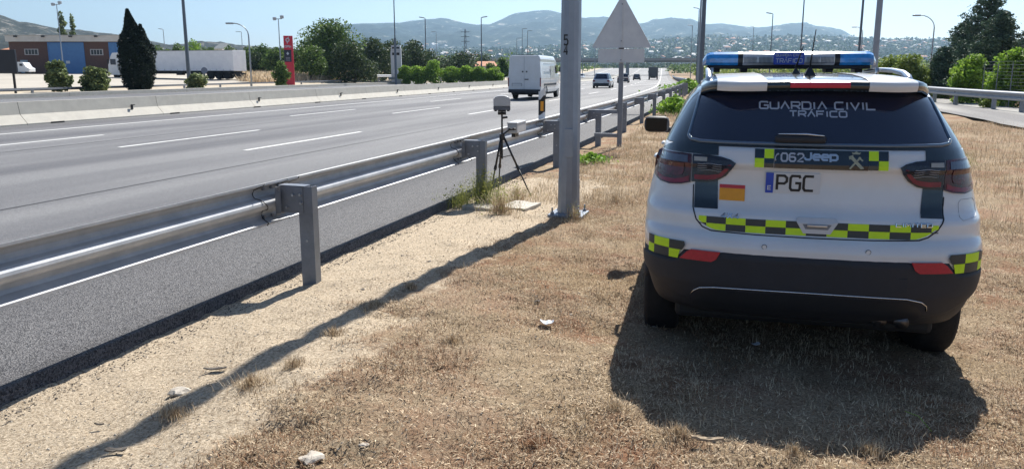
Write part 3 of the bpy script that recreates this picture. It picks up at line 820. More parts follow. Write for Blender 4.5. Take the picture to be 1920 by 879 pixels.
    patch('livery_block', [(.528, .956), (.642, .952), (.648, 1.12), (.541, 1.13)], .003, DGREEN, t)
    # the white field between window and lamps (paint over the greenhouse shoulder)
    fl = patch('flag', [(-.491, 1.007), (-.356, 1.007), (-.356, 1.073), (-.491, 1.073)], .003, GOLD, t)
    patch('flag_stripe', [(-.491, 1.0735), (-.356, 1.0735), (-.356, 1.093), (-.491, 1.093)], .003, RED, t)
    # number plate
    pl = patch('number_plate', [(-.253, 1.059), (.026, 1.059), (.026, 1.170), (-.253, 1.170)], .012, PLATE, t, surf=lambda x, z: .150, depth=.008)
    mpp = lambda x, z: (x, .150-.0135, z)
    letters('plate_number', 'PGC', -.193, -.008, 1.078, 1.155, .0135, mpp, INK, pl, .38)
    mk('plate_band', [mpp(-.252, 1.0595), mpp(-.212, 1.0595), mpp(-.212, 1.1695), mpp(-.252, 1.1695)], [(0, 1, 2, 3)], PBLUE, pl)
    letters('plate_country', 'E', -.240, -.224, 1.078, 1.098, .004, lambda x, z: (x, .150-.0148, z), PLATE, pl)
    # long chequer band
    def band_poly(a, b, z0, z1):
        # clip to the lid's rounded lower corners
        def zlow(x):
            return lerp_tab(abs(x), [0, .50, .545, .60], [.848, .850, .862, .90])
        if abs(a) < .5 and abs(b) < .5: return [(a, max(z0, .848)), (b, max(z0, .848)), (b, z1), (a, z1)]
        xs = [a+(b-a)*i/4 for i in range(5)]
        low = [(x, min(max(z0, zlow(x)), z1-.004)) for x in xs]
        return low+[(b, z1), (a, z1)]
    for row in range(2):
        for k in range(-6, 7):
            a, b = k*.103-.0515+.012, k*.103+.0515+.012
            a = max(a, -.597); b = min(b, .615)
            if k == 0 and row == 0: pass
            z1 = .922-row*.037; z0 = z1-.0365
            y_ = ((k % 2) == 0) == (row == 0)
            patch('chequer', band_poly(a+.0005, b-.0005, z0, z1), .0035, YEL if y_ else CHKD, t, depth=.004)
    # tailgate grip
    patch('tailgate_handle', [(-.092, .925), (-.055, .862), (.080, .862), (.117, .925), (.108, .944), (-.083, .944)], .012, pm('handle_grey_paint', (.55, .57, .60), .3, coat=.4, var=.05, vscale=20), t, depth=.016)
    patch('handle_recess_shade', [(-.06, .912), (-.045, .885), (.068, .885), (.085, .912)], .013, pm('painted_recess_shade', (.22, .23, .25), .5, var=.2, vscale=20), t)  # flat grey patch on the grip; the hollow's shade is put into its colour
    box('handle_bar', (.012, SR(0, .9)-.022, .905), (.10, .012, .012), SILVER, t, None, .003)
    # corner chequers
    for sx in (-1, 1):
        for r_ in range(2):
            z1 = .781-r_*.05 if r_ == 0 else .730
            z0 = z1-.049
            cellx = [(.664, .752), (.752, .838), (.838, .872)]
            for i, (a, b) in enumerate(cellx):
                if r_ == 1 and i == 0: a = .690
                yl = (i+r_) % 2 == 1
                top = [(a, z1-.000), (b, z1-.000)]
                if i == 0 and r_ == 0: top = [(a, z1-.02), (a+.006, z1), (b, z1)]
                poly = [(b-.0005, z0), (a+.0005 if not (i == 0) else a+(.012 if r_ == 1 else .014), z0)]+top
                patch('chequer', [(sx*p[0], p[1]) for p in poly], .0125, YEL if yl else CHKD, t, depth=.004, gx=.03)
        rp = [(.475, .742), (.63, .742), (.655, .725), (.692, .684), (.52, .684), (.495, .70)]
        patch('reflector', [(sx*p[0], p[1]) for p in rp], .017, REFL, t, depth=.01)
    for x in (-.25, .264):
        y = SR(x, .786); cyl('parking_sensor', (x, y+.005, .786), (x, y-.003, .786), .011, WHITE, t, n=14)
        bm = bmesh.new(); bm_tube(bm, [(x+.0125*math.cos(a), y-.001, .786+.0125*math.sin(a)) for a in np.linspace(0, 2*math.pi, 17)], .0014, 4, False); from_bm('sensor_ring', bm, INK, t)
    fx = [(.735, .955), (.735, 1.025), (.75, 1.04), (.83, 1.04), (.848, 1.02), (.85, .965), (.84, .95), (.75, .94), (.735, .955)]
    fp = []
    for (a, b) in zip(fx[:-1], fx[1:]):
        for k in range(5): fp.append((a[0]+(b[0]-a[0])*k/5, a[1]+(b[1]-a[1])*k/5))
    fp.append(fp[0]); tube('fuel_flap_gap', [(x, SR(x, z)+.0005, z) for x, z in fp], .0018, BOXG, t, 4)
    box('tow_cover', (.42, SR(.42, .62)-.0095, .62), (.09, .004, .07), BLACKP, t, None, .001)
    # badges
    bk = lambda x, z: (x, SR(x, z)-.002, z)
    bf = lambda x, z: (x, SR(x, z)-.010, z)
    letters('badge', '4X4', -.480, -.385, .921, .944, .006, bf, CHROME, t, .3, back=bk)
    letters('badge', 'LIMITED', .400, .580, .915, .933, .0048, bf, CHROME, t, .3, back=bk)
    # lamps
    for sx in (-1, 1):
        outp = [(.650, 1.093), (.70, 1.078), (.77, 1.070), (.825, 1.078), (.868, 1.10), (.868, 1.15), (.862, 1.20), (.846, 1.236), (.82, 1.25), (.70, 1.254), (.650, 1.251)]
        M_ = lambda P: [(sx*p[0], p[1]) for p in P]
        base = patch('tail_lamp', M_(outp), .012, LENS, t, depth=.03, gx=.02)
        patch('lamp_band', M_([(.66, 1.10), (.70, 1.087), (.77, 1.079), (.82, 1.086), (.856, 1.105), (.856, 1.125), (.80, 1.103), (.74, 1.103), (.70, 1.112), (.66, 1.128)]), .0155, LENSR, base, depth=.003, gx=.02)
        patch('lamp_window', M_([(.67, 1.205), (.852, 1.205), (.842, 1.232), (.80, 1.243), (.67, 1.243)]), .0155, pm('pale_smoke_lens', (.07, .085, .13), .08, coat=1, var=.3, vscale=20), base, depth=.003, gx=.02)
        patch('lamp_lens', M_([(.70, 1.13), (.75, 1.12), (.81, 1.12), (.84, 1.15), (.84, 1.195), (.69, 1.198), (.69, 1.15)]), .0155, pm('wine_lens', (.10, .014, .034), .22, coat=.25, color2=(.03, .008, .018), vscale=22), base, depth=.003, gx=.02)
        inp = [(.643, 1.096), (.643, 1.252), (.55, 1.252), (.49, 1.246), (.44, 1.232), (.412, 1.214), (.43, 1.18), (.46, 1.14), (.505, 1.112), (.56, 1.10)]
        b2 = patch('tail_lamp', M_(inp), .010, LENSD, t, depth=.02, gx=.03)
        patch('lamp_band', M_([(.63, 1.112), (.63, 1.138), (.56, 1.138), (.50, 1.148), (.468, 1.18), (.452, 1.205), (.436, 1.205), (.455, 1.165), (.485, 1.133), (.52, 1.118), (.57, 1.112)]), .0135, LENSR, b2, depth=.003, gx=.03)
        patch('lamp_window', M_([(.565, 1.218), (.635, 1.216), (.635, 1.240), (.565, 1.240)]), .0135, pm('pale_reverse_lens', (.36, .35, .31), .12, coat=1, var=.15, vscale=40), b2, depth=.003)
        for zz in (1.165, 1.178, 1.191, 1.204):
            tube('lamp_rib', [(sx*x, SR(sx*x, zz)-.013, zz+.003*math.sin(x*60)) for x in np.linspace(.485, .615, 8)], .0016, SILVER, b2, 4)
    # roof with spoiler
    def ztop(x, y):
        z = lerp_tab(y, [.26, .30, .45, .8, 1.3, 1.8, 2.2, 2.45], [1.650, 1.658, 1.674, 1.690, 1.697, 1.690, 1.665, 1.62])
        return z-.018*(abs(x)/.6)**2-.055*max(0, (abs(x)-.52)/.11)**2
    def yedge(x): return .285+.30*max(0, (abs(x)-.25)/.38)**4.0
    def roof_panel(name, x0, x1, y1, lift, mat, lipz=.052, nx=18, ny=26, under=True):
        V, Fc = [], []
        for i in range(nx+1):
            x = x0+(x1-x0)*i/nx; ye = yedge(x)
            rowz = []
            if under: rowz.append((x, ye+.14, ztop(x, ye)-lipz-.004-.0))
            rowz.append((x, ye+.012-lift, ztop(x, ye)-lipz))
            rowz.append((x, ye-.004-lift, ztop(x, ye)-lipz*.5)); rowz.append((x, ye-lift, ztop(x, ye)-.008)); rowz.append((x, ye+.010-lift*.5, ztop(x, ye)+lift))
            for j in range(1, ny+1):
                y = ye+.012+(y1-ye-.012)*j/ny; rowz.append((x, y, ztop(x, y)+lift))
            V += rowz; m = len(rowz)
        for i in range(nx):
            for j in range(m-1): Fc.append((i*m+j, (i+1)*m+j, (i+1)*m+j+1, i*m+j+1))
        return mk(name, V, Fc, mat, t, True)
    roof = roof_panel('roof', -.612, .612, 2.45, 0, DGREEN, nx=44)
    for a, b in ((-.525, -.262), (.258, .512)): roof_panel('roof_stripe', a, b, 2.3, .0035, WHITE, .05, 8, 20, False)
    V = []
    for i in range(11):
        x = -.142+.305*i/10; V += [(x, yedge(x)-.006, 1.620), (x, yedge(x)-.012, 1.634), (x, yedge(x)-.010, 1.648), (x, yedge(x)+.01, 1.653)]
    mk('third_brake_light', V, [(i*4+j, (i+1)*4+j, (i+1)*4+j+1, i*4+j+1) for i in range(10) for j in range(3)], LRED, t, True)
    for sx in (-1, 1):
        pts = [(sx*.565, .72, 1.635), (sx*.568, .80, 1.672), (sx*.57, .92, 1.696), (sx*.572, 1.2, 1.712), (sx*.572, 1.6, 1.716), (sx*.565, 2.0, 1.70), (sx*.555, 2.15, 1.675), (sx*.55, 2.22, 1.64)]
        bm = bmesh.new(); bm_tube(bm, pts, [.022, .021, .018, .015, .015, .017, .02, .022], 8); bm_box(bm, (sx*.54, 1.5, 1.70), (.02, .05, .06))
        from_bm('roof_rail', bm, SILVER, t, True)
        # side glass, mirrors, handles, side chequers
        side_patch('side_window', [(.72, 1.33), (.95, 1.32), (1.12, 1.32), (1.12, 1.55), (.92, 1.54)], sx, .004, GLASSD, t)
        side_patch('side_window', [(1.17, 1.30), (1.98, 1.28), (1.98, 1.56), (1.17, 1.56)], sx, .004, GLASSD, t)
        side_patch('side_window', [(2.04, 1.27), (2.96, 1.25), (2.36, 1.55), (2.04, 1.56)], sx, .004, GLASSD, t)
        m = thing('tmp', None, None)
        bpy.data.objects.remove(m)
        bm = bmesh.new(); bm_box(bm, (sx*.985, 2.95, 1.222), (.225, .13, .145), None, .045); bm_box(bm, (sx*.86, 2.98, 1.17), (.12, .06, .05), None, .015)
        mir = from_bm('door_mirror', bm, BLACKP, t, True)
        box('mirror_glass', (sx*.985, 2.882, 1.222), (.19, .006, .115), pm('mirror_glass', (.02, .024, .032), .08, .9, var=.1, vscale=5), mir, None, .002)
        for y in (1.45, 2.45): tube('door_handle', [(sx*(wid(1.1)*taper(y)+.0), y-.09, 1.10), (sx*(wid(1.1)*taper(y)+.035), y-.05, 1.10), (sx*(wid(1.1)*taper(y)+.035), y+.05, 1.10), (sx*(wid(1.1)*taper(y)), y+.09, 1.10)], .014, WHITE, t, 8)
        for r_ in range(3):
            for k in range(9):
                y = .66+k*.2
                if y > .8 or r_ != 9:
                    side_patch('chequer', [(y, 1.155+r_*.05), (y+.198, 1.155+r_*.05), (y+.198, 1.203+r_*.05), (y, 1.203+r_*.05)], sx, .0035, YEL if (k+r_) % 2 else DGREEN, t)
        side_patch('livery_side', [(.62, .78), (1.25, .76), (3.05, .76), (3.05, 1.08), (.62, 1.08)], sx, .003, DGREEN, t)
    # roof light bar
    y0, y1 = 1.80, 2.12; zb, zt = 1.748, 1.846
    lb = box('light_bar', (0, 1.96, 1.735), (1.14, .26, .028), BLACKP, t, None, .008)
    def lens(name, a, b, mat, ea=0, eb=0, s=1.0):
        V = []; prof = [(0, zb), (-.02, zb+.02), (-.022, zb+.05), (-.008, zt-.018), (.03, zt), (.26, zt), (.32-.01, zt-.02), (.33, zb+.03), (.31, zb)]
        n = 10
        for i in range(n+1):
            x = a+(b-a)*i/n
            k = 1
            if ea and x < a+ea: k = math.sqrt(max(0.02, 1-((a+ea-x)/ea)**2))
            if eb and x > b-eb: k = math.sqrt(max(0.02, 1-((x-(b-eb))/eb)**2))
            for dy, z in prof: V.append((x, 1.96+(1.80+dy-1.96)*s*(.55+.45*k), zb+(z-zb)*s*(.35+.65*k)))
        m = len(prof); Fc = [(i*m+j, (i+1)*m+j, (i+1)*m+(j+1) % m, i*m+(j+1) % m) for i in range(n) for j in range(m)]
        Fc += [tuple(range(m)), tuple(range(n*m, (n+1)*m))[::-1]]
        return mk(name, V, Fc, mat, lb, False)
    lens('blue_beacon', -.605, -.352, BLUEL, .07, 0); lens('blue_beacon', .352, .605, BLUEL, 0, .07)
    lens('bar_divider', -.351, -.318, INK, s=1.02); lens('bar_divider', .318, .351, INK, s=1.02)
    lens('clear_lens', -.317, -.106, CLEARL); lens('clear_lens', .112, .317, CLEARL)
    lens('bar_centre', -.105, .111, CLEARL, s=.99)
    for x0 in (-.31, -.205, .125, .222):
        for k in range(10):
            x = x0+.004+k*.009
            box('lens_rib', (x, 1.776, 1.784), (.0035, .006, .046), pm('lens_rib_grey', (.10, .11, .14), .4, var=.1, vscale=40), lb)
    pn = box('name_panel', (.003, 1.770, 1.796), (.212, .012, .090), BLUEP, lb, None, .003)
    mq = lambda x, z: (x, 1.7625, z)
    letters('lettering', 'TRÁFICO', -.088, .094, 1.766, 1.794, .0055, mq, LETW, pn)
    letters('lettering', 'GUARDIA CIVIL', -.088, .094, 1.812, 1.828, .0035, mq, LETW, pn)
    for x in (-.5, -.3, .3, .5): box('bar_foot', (x, 1.96, 1.712), (.05, .18, .032), BLACKP, lb, None, .006)
    # aerials on fins
    V = [(-.038, .60, 1.668), (.038, .60, 1.668), (.02, .78, 1.68), (-.02, .78, 1.68), (-.008, .64, 1.732), (.008, .64, 1.732)]
    an = mk('aerial', V, [(0, 1, 5, 4), (1, 2, 5), (2, 3, 4, 5), (3, 0, 4)], BLACKP, t)
    tube('whip', [(0, .645, 1.725), (.0, .60, 1.80), (.003, .53, 1.94)], [.006, .004, .0025], INK, an, 6)
    V = [(-.08, .84, 1.68), (-.02, .84, 1.68), (-.035, .96, 1.69), (-.065, .96, 1.69), (-.05, .88, 1.735)]
    a2 = mk('aerial', V, [(0, 1, 4), (1, 2, 4), (2, 3, 4), (3, 0, 4)], BLACKP, t)
    tube('whip', [(-.05, .88, 1.73), (-.02, .84, 1.86)], [.006, .003], INK, a2, 6)
    # interior hint: windscreen and front lamps so the car is whole from other sides
    V = []
    for i in range(9):
        x = -.62+1.24*i/8
        for z in (1.12, 1.56):
            yy = yfront(z)-.02; V.append((x*(1 if z < 1.3 else .9), yy-.10*(abs(x)/.62)**2.5+.03, z))
    mk('windscreen', V, [(2*i, 2*i+2, 2*i+3, 2*i+1) for i in range(8)], GLASSD, t, True)
    return t
patrol_car()

# ------------------------------------------------------------------ roadside furniture near the camera
def lamp54():
    x, y = -2.05, 8.29; z = gz(x, y)
    t = thing('lamp_post', 'thick grey tapering lamp post numbered 5 4 bolted down behind the guardrail', 'lamp post', (x, y, z))
    bm = bmesh.new(); n = 12
    bm_cyl(bm, (0, 0, .03), (0, 0, 11.5), .125, .072, 12)
    bm_cyl(bm, (0, 0, .03), (0, 0, .42), .129, .127, 12); p = from_bm('pole', bm, POLEG, t)
    box('base_plate', (0, 0, .018), (.40, .40, .03), POLEG, t, None, .004)
    bl = None
    for sx in (-1, 1):
        for sy in (-1, 1):
            bm = bmesh.new(); bm_cyl(bm, (sx*.155, sy*.155, .03), (sx*.155, sy*.155, .06), .022, n=6); bm_cyl(bm, (sx*.155, sy*.155, .06), (sx*.155, sy*.155, .11), .010, n=8)
            from_bm('anchor_bolt', bm, GALVP, t)
    bm = bmesh.new(); bm_tube(bm, [(0, 0, 11.4), (-.2, 0, 11.9), (-.9, 0, 12.15), (-2.2, 0, 12.2)], .045, 8); arm = from_bm('arm', bm, POLEG, t)
    box('luminaire', (-2.5, 0, 12.2), (.75, .3, .14), POLEG, arm, None, .04)
    box('access_door', (.02, -.120, .85), (.10, .02, .32), POLEG, t, None, .004)
    # numerals wrap on the side of the pole toward the camera
    d = (Vector((x, y, 0)))@FWD
    for ch, py in (('5', 76), ('4', 94.5)):
        zc = height(py, d)-z
        rr = .125-(.053)*(zc/11.5)+.002
        base = math.atan2(-y, -x)
        def mp(u, v, rr=rr, base=base): a = base-.50+u/rr; return (rr*math.cos(a), rr*math.sin(a), v)
        letters('numeral', ch, -.024, .024, zc-.052, zc+.052, .016, mp, INK, p)
lamp54()

def sign_back():
    x, y = -2.91, 16.31; z = gz(x, y)
    t = thing('road_sign', 'back of a triangular warning sign with a small plate below, on a grey post', 'road sign', (x, y, z))
    d = Vector((x, y, 0))@FWD
    q = lambda py: height(py, d)-z
    box('post', (0, 0, 1.7), (.10, .05, 3.5), GALVP, t)
    zb, s = q(90), 1.27; hgt = s*.866
    def rtri(s, zb, r=.05):
        P = [(-s/2, zb), (s/2, zb), (0, zb+s*.866)]; out = []
        for i in range(3):
            a, b, c = P[i-1], P[i], P[(i+1) % 3]
            va = (Vector(a)-Vector(b)).normalized(); vc = (Vector(c)-Vector(b)).normalized(); B = Vector(b)
            for k in range(6):
                u = k/5; p = B+va*r*1.6*(1-u)**2+vc*r*1.6*u**2; out.append((p.x, p.y))
        return out
    tr = prism('triangle_plate', rtri(s, zb), -.075, -.050, SIGNB, t)
    rim = rtri(s, zb)
    bm = bmesh.new(); bm_tube(bm, [(p[0], -.078, p[1]) for p in rim+[rim[0]]], .008, 5, False); from_bm('folded_rim', bm, SIGNB, tr)
    zb2, zt2 = q(117.5), q(92.5); hw = .49
    def rrect(hw, z0, z1, r=.03):
        out = []
        for cx, cz, a0 in ((hw-r, z1-r, 0), (-hw+r, z1-r, 90), (-hw+r, z0+r, 180), (hw-r, z0+r, 270)):
            for k in range(5): a = math.radians(a0+k*22.5); out.append((cx+r*math.cos(a), cz+r*math.sin(a)))
        return out
    sp = prism('supplementary_plate', rrect(hw, zb2, zt2), -.075, -.050, SIGNB, t)
    rim = rrect(hw, zb2, zt2)
    bm = bmesh.new(); bm_tube(bm, [(p[0], -.078, p[1]) for p in rim+[rim[0]]], .006, 5, False); from_bm('folded_rim', bm, SIGNB, sp)
    box('stiffener', (0, -.088, zb+.52), (.022, .02, 1.0), SIGNB, t); box('stiffener', (0, -.088, (zb2+zt2)/2), (.022, .02, zt2-zb2-.02), SIGNB, t)
    box('clamp', (.0, -.04, (zb+zt2)/2), (.11, .09, .028), INK, t)
    for zz in (zb+.14, zb+.9, zb2+.05): cyl('rivet', (0, -.095, zz), (0, -.106, zz), .014, GALVP, t, n=8)
    # two square bars tie the post to the guardrail post
    px_ = road(-3.36, 16.6)[0]-x
    for py in (210, 254):
        zz = q(py); box('tie_bar', (-.30, -.03, zz), (.50, .05, .085), GALVP, t, None, .006)
    t.rotation_euler = (0, 0, math.radians(3))
sign_back()

def tripod():
    d = 10.0; x, y = spot(941, d); z = gz(x, y)
    t = thing('speed_radar', 'portable speed radar with pale domed head on a thin black tripod beside the guardrail', 'radar tripod', (x, y, z), AZ)
    Q = lambda py: height(py, d)-z
    L = lambda px: (px-941)/1424*d
    zc = Q(256)
    feet = [(L(998), -.08, -.0), (L(917), -.14, .0), (L(932), .40, -.02)]
    for fx, fy, fz in feet:
        v0 = Vector((fx*.05, fy*.05, zc)); v1 = Vector((fx, fy, fz)); vm = v0+(v1-v0)*.5
        lg = tube('leg', [v0, vm], .0145, TRIB, t, 8)
        tube('leg_extension', [vm, v1], .010, TRIB, lg, 8)
        cyl('leg_clamp', vm-(v1-v0).normalized()*.03, vm+(v1-v0).normalized()*.03, .021, TRIB, lg, n=8)
        tube('spreader', [(0, 0, zc-.28), v0+(v1-v0)*.30], .006, TRIB, lg, 6)
    cyl('centre_column', (0, 0, zc-.30), (0, 0, Q(207)), .0125, TRIB, t, n=10)
    cyl('tripod_collar', (0, 0, zc-.05), (0, 0, zc+.03), .035, TRIB, t, n=10)
    bm = bmesh.new(); bm_cyl(bm, (-.055, 0, Q(213)), (.055, 0, Q(213)), .019, n=10)
    from_bm('head_knob', bm, TRIB, t); cyl('head_knob', (0, -.03, Q(221)), (.07, 0, Q(220)), .015, TRIB, t, n=8)
    box('head_plate', (0, 0, Q(208.5)), (.11, .07, .02), TRIB, t, None, .005)
    # head: dark lower band, pale domed shell
    hw = L(957)
    def pr(hw, z0, z1, dome): 
        P = [(-hw, z0), (hw, z0), (hw, z1-dome)]
        for k in range(9): a = k/8*math.pi; P.append((hw*.80*math.cos(a)*1.0, z1-dome+dome*math.sin(a)**.6))
        P.append((-hw, z1-dome)); return P
    prism('head_shell', pr(hw, Q(199), Q(179.5), .035), -.08, .09, BOXG, t, bev=.006)
    bm = bmesh.new(); bm_box(bm, (0, 0, (Q(199)+Q(207))/2), (2*hw*1.0, .17, Q(199.6)-Q(206))); from_bm('head_base', bm, pm('dark_grey_housing', (.09, .10, .13), .4, var=.2, vscale=10), t)
    for sx in (-1, 1): cyl('head_foot', (sx*hw*.75, 0, Q(206)), (sx*hw*.75, 0, Q(209)), .018, TRIB, t, n=8)
    ag = tube('side_arm', [(.0, 0, zc+.02), (.10, -.02, zc+.09), (L(968), -.02, zc+.10)], .012, TRIB, t, 8)
    for u in (955, 963): cyl('clamp_knob', (L(u), -.05, zc+.10), (L(u), .01, zc+.10), .018, TRIB, ag, n=8)
tripod()
def control_box():
    d = 10.25; x, y = spot(966, d); z = height(250, d)
    t = thing('control_box', 'long pale grey equipment box set on the guardrail just right of the radar tripod', 'equipment box', (x, y, z), 0)
    box('case', (0, .1, .075), (.14, .52, .13), BOXG, t, None, .012); box('lid', (0, .1, .146), (.15, .53, .02), BOXG, t, None, .006)
    box('bracket', (0, .0, -.02), (.05, .2, .05), TRIB, t)
    t.rotation_euler = (0, 0, math.radians(4))
control_box()

def delineator():
    d = 13.6; x, y = spot(1016.5, d); z = rz(13)
    t = thing('delineator_post', 'white marker post with black band and amber reflector behind the guardrail', 'marker post', (x, y, z), AZ)
    Q = lambda py: height(py, d)-z
    def sec(z0, z1, name, mat, dx=0):
        W, D = .062, .045
        bm = bmesh.new()
        pr = [(-W, -D*.4), (-W*.5, -D), (W*.5, -D), (W, -D*.4), (W*.3, D), (-W*.3, D)]
        A = [bm.verts.new((a, b, z0[0] if a < 0 else z0[1])) for a, b in pr]; B = [bm.verts.new((a, b, z1[0] if a < 0 else z1[1])) for a, b in pr]
        for i in range(6): bm.faces.new((A[i], A[(i+1) % 6], B[(i+1) % 6], B[i]))
        bm.faces.new(A[::-1]); bm.faces.new(B); return from_bm(name, bm, mat, t)
    lo0, lo1 = Q(216), Q(210); hi0, hi1 = Q(187), Q(179)
    sec((.50, .50), (lo0, lo1), 'post', WHITE); sec((lo0, lo1), (hi0, hi1), 'black_band', INK); sec((hi0, hi1), (Q(172), Q(166)), 'post_cap', WHITE)
    box('reflector', (0, -.050, (Q(190)+Q(208))/2), (.055, .012, Q(190)-Q(208)), ORANGE, t, None, .003)
delineator()

def rock(name, label, cat, x, y, sx, sy, sz, mat, seed, rot=0, sink=.25, group=None, sub=2):
    bm = bmesh.new(); bmesh.ops.create_icosphere(bm, subdivisions=sub, radius=1)
    for v in bm.verts:
        n = mnoise.fractal(v.co*1.3+Vector((seed*3.1, 0, 0)), .8, 2, 3); f = 1+.45*n
        v.co = Vector((v.co.x*sx*f, v.co.y*sy*f, v.co.z*sz*f))
    o = from_bm(name, bm, mat); o.location = (x, y, gz(x, y)+sz*(1-sink*2)); o.rotation_euler = (0, 0, rot)
    tag(o, label, cat, group); return o
# concrete chamber slab
sx_, sy_ = -2.98, 8.62
t = thing('chamber_slab', 'cracked pale concrete chamber slab lying among weeds left of the thick lamp post', 'concrete slab', (sx_, sy_, gz(sx_, sy_)-.035), math.radians(-12))
for nm, c, s, r in (('slab_piece', (.24, .02, .05), (.36, .46, .075), .05), ('slab_piece', (-.20, -.06, .03), (.46, .38, .05), -.06)):
    bm = bmesh.new(); bm_box(bm, c, s, Matrix.Rotation(r, 3, 'Z'))
    bmesh.ops.subdivide_edges(bm, edges=bm.edges[:], cuts=5, use_grid_fill=True)
    for v in bm.verts: v.co += Vector([mnoise.noise(v.co*9+Vector((i*5, 0, 0)))*.014 for i in range(3)])
    from_bm(nm, bm, CONC, t)

# litter and stones
def gpt(px, py, z=None):
    """ground point under a photo pixel"""
    lo, hi = .5, 400.0
    for _ in range(60):
        d = math.sqrt(lo*hi); x, y = spot(px, d); zz = height(py, d)
        if zz > gz(x, y): lo = d
        else: hi = d
    return spot(px, lo)
def flat(name, label, cat, px, py, L, W, mat, rot, seed=1, thick=.006, curl=.005):
    x, y = gpt(px, py); nx, ny = 7, 3; V, Fc = [], []
    for lay in (0, 1):
        for i in range(nx+1):
            for j in range(ny+1):
                u, v = i/nx-.5, j/ny-.5; k = 1-(abs(u)*2)**3*.4
                V.append((u*L, v*W*k+.3*W*mnoise.noise(Vector((u*3, seed, 0))), .012+lay*thick+curl*(u*u*4+mnoise.noise(Vector((u*4, v*4, seed))))))
    m = (nx+1)*(ny+1); 
    for i in range(nx):
        for j in range(ny):
            a = i*(ny+1)+j; q = (a, a+ny+1, a+ny+2, a+1); Fc.append(tuple(r+m for r in q)); Fc.append(q[::-1])
    ring_ = [i*(ny+1) for i in range(nx+1)]+[nx*(ny+1)+j for j in range(1, ny+1)]+[i*(ny+1)+ny for i in range(nx-1, -1, -1)]+[j for j in range(ny-1, 0, -1)]
    for a, b in zip(ring_, ring_[1:]+ring_[:1]): Fc.append((a, b, b+m, a+m))
    o = mk(name, V, Fc, mat); o.location = (x, y, gz(x, y)+.005); o.rotation_euler = (.0, 0, rot); tag(o, label, cat); return o
flat('paper_scrap', 'crumpled white paper scrap on the straw between the pole shadow and the car', 'litter', 1030, 610, .085, .06, PAPER, .3, 3, .004, .016)
flat('debris', 'dark torn strip of rubber on the sand nearest the pole shadow, mid left', 'litter', 360, 697, .12, .022, DROCK, .45, 5)
flat('debris', 'dark curled piece of tyre on the sand at the bottom left', 'litter', 143, 851, .085, .028, DROCK, .35, 7)
flat('debris', 'short thin dark splinter lying on the sand above the curled tyre piece', 'litter', 114, 802, .05, .008, DROCK, .15, 9, .005, .004)
flat('stick', 'pale dry split stick lying at the bottom edge of the car shadow', 'stick', 1362, 832, .13, .02, pm('dry_wood', (.46, .36, .25), .9, var=.4, vscale=40), .2, 4, .01, .008)
flat('paper_scrap', 'flat pale scrap in the car shadow below the bumper', 'litter', 1450, 650, .05, .03, PAPER, .8, 6, .004, .004)
for (px, py, s, m_, lb, sd) in ((545, 861, .05, ROCKM, 'broad pale flat rock half buried at the bottom edge left of centre', 1), (664, 543, .02, DROCK, 'single black stone on the sand left of the pole shadow', 2),
    (285, 738, .06, ROCKM, 'whitish flat stone in the sand beside the dry tuft', 3), (1010, 565, .022, DROCK, 'dark little stone in the straw above the paper scrap', 4),
    (745, 480, .02, DROCK, 'brown clod on the sand near the chamber slab', 5), (798, 491, .022, DROCK, 'brown clod just right of another on the sand', 6),
    (1245, 612, .02, ROCKM, 'pale stone beside the left rear tyre in shade', 7), (700, 475, .016, DROCK, 'small dark pebble left of the brown clods', 8),
    (1075, 590, .02, ROCKM, 'pale pebble up to the right of the paper scrap', 9), (655, 835, .02, ROCKM, 'white pebble right of the broad flat rock', 10)):
    x, y = gpt(px, py); rock('rock', lb, 'stone', x, y, s, s*.75, s*.33, m_, sd, sd)
# pebbles and clods nobody could count
def pebbles(n, mat, name, lo, hi, s0, s1, seed):
    r = np.random.default_rng(seed); V = []; 
    base = np.array([[1, 0, 0], [-.5, .87, 0], [-.5, -.87, 0], [0, 0, .8], [.1, .05, -.5]]); Fi = [(0, 1, 3), (1, 2, 3), (2, 0, 3), (1, 0, 4), (2, 1, 4), (0, 2, 4)]
    out = []
    for _ in range(n):
        s = 2.0+10*r.uniform()**1.7; off = r.uniform(lo, hi)
        x, y = road(off, s); z = vz(off, s)[2]; k = r.uniform(s0, s1)*(.7+s*.08); a = r.uniform(0, 6.28)
        c, s_ = math.cos(a), math.sin(a); B = base*np.array([k, k*r.uniform(.5, 1), k*r.uniform(.4, .8)])
        B = np.stack([B[:, 0]*c-B[:, 1]*s_+x, B[:, 0]*s_+B[:, 1]*c+y, B[:, 2]+z], 1)
        for f in Fi: out.append(B[list(f)])
    o = big_mesh(name, np.array(out), 3, mat); tag(o, 'scattered small stones and dark clods on the sandy verge', 'pebbles', kind='stuff')
pebbles(5200, DROCK, 'gravel', -3.6, -1.0, .002, .0075, 3)
pebbles(5200, ROCKM, 'gravel', -3.62, -.8, .003, .010, 4)
pebbles(3600, DROCK, 'gravel', -3.64, -3.42, .003, .010, 5)

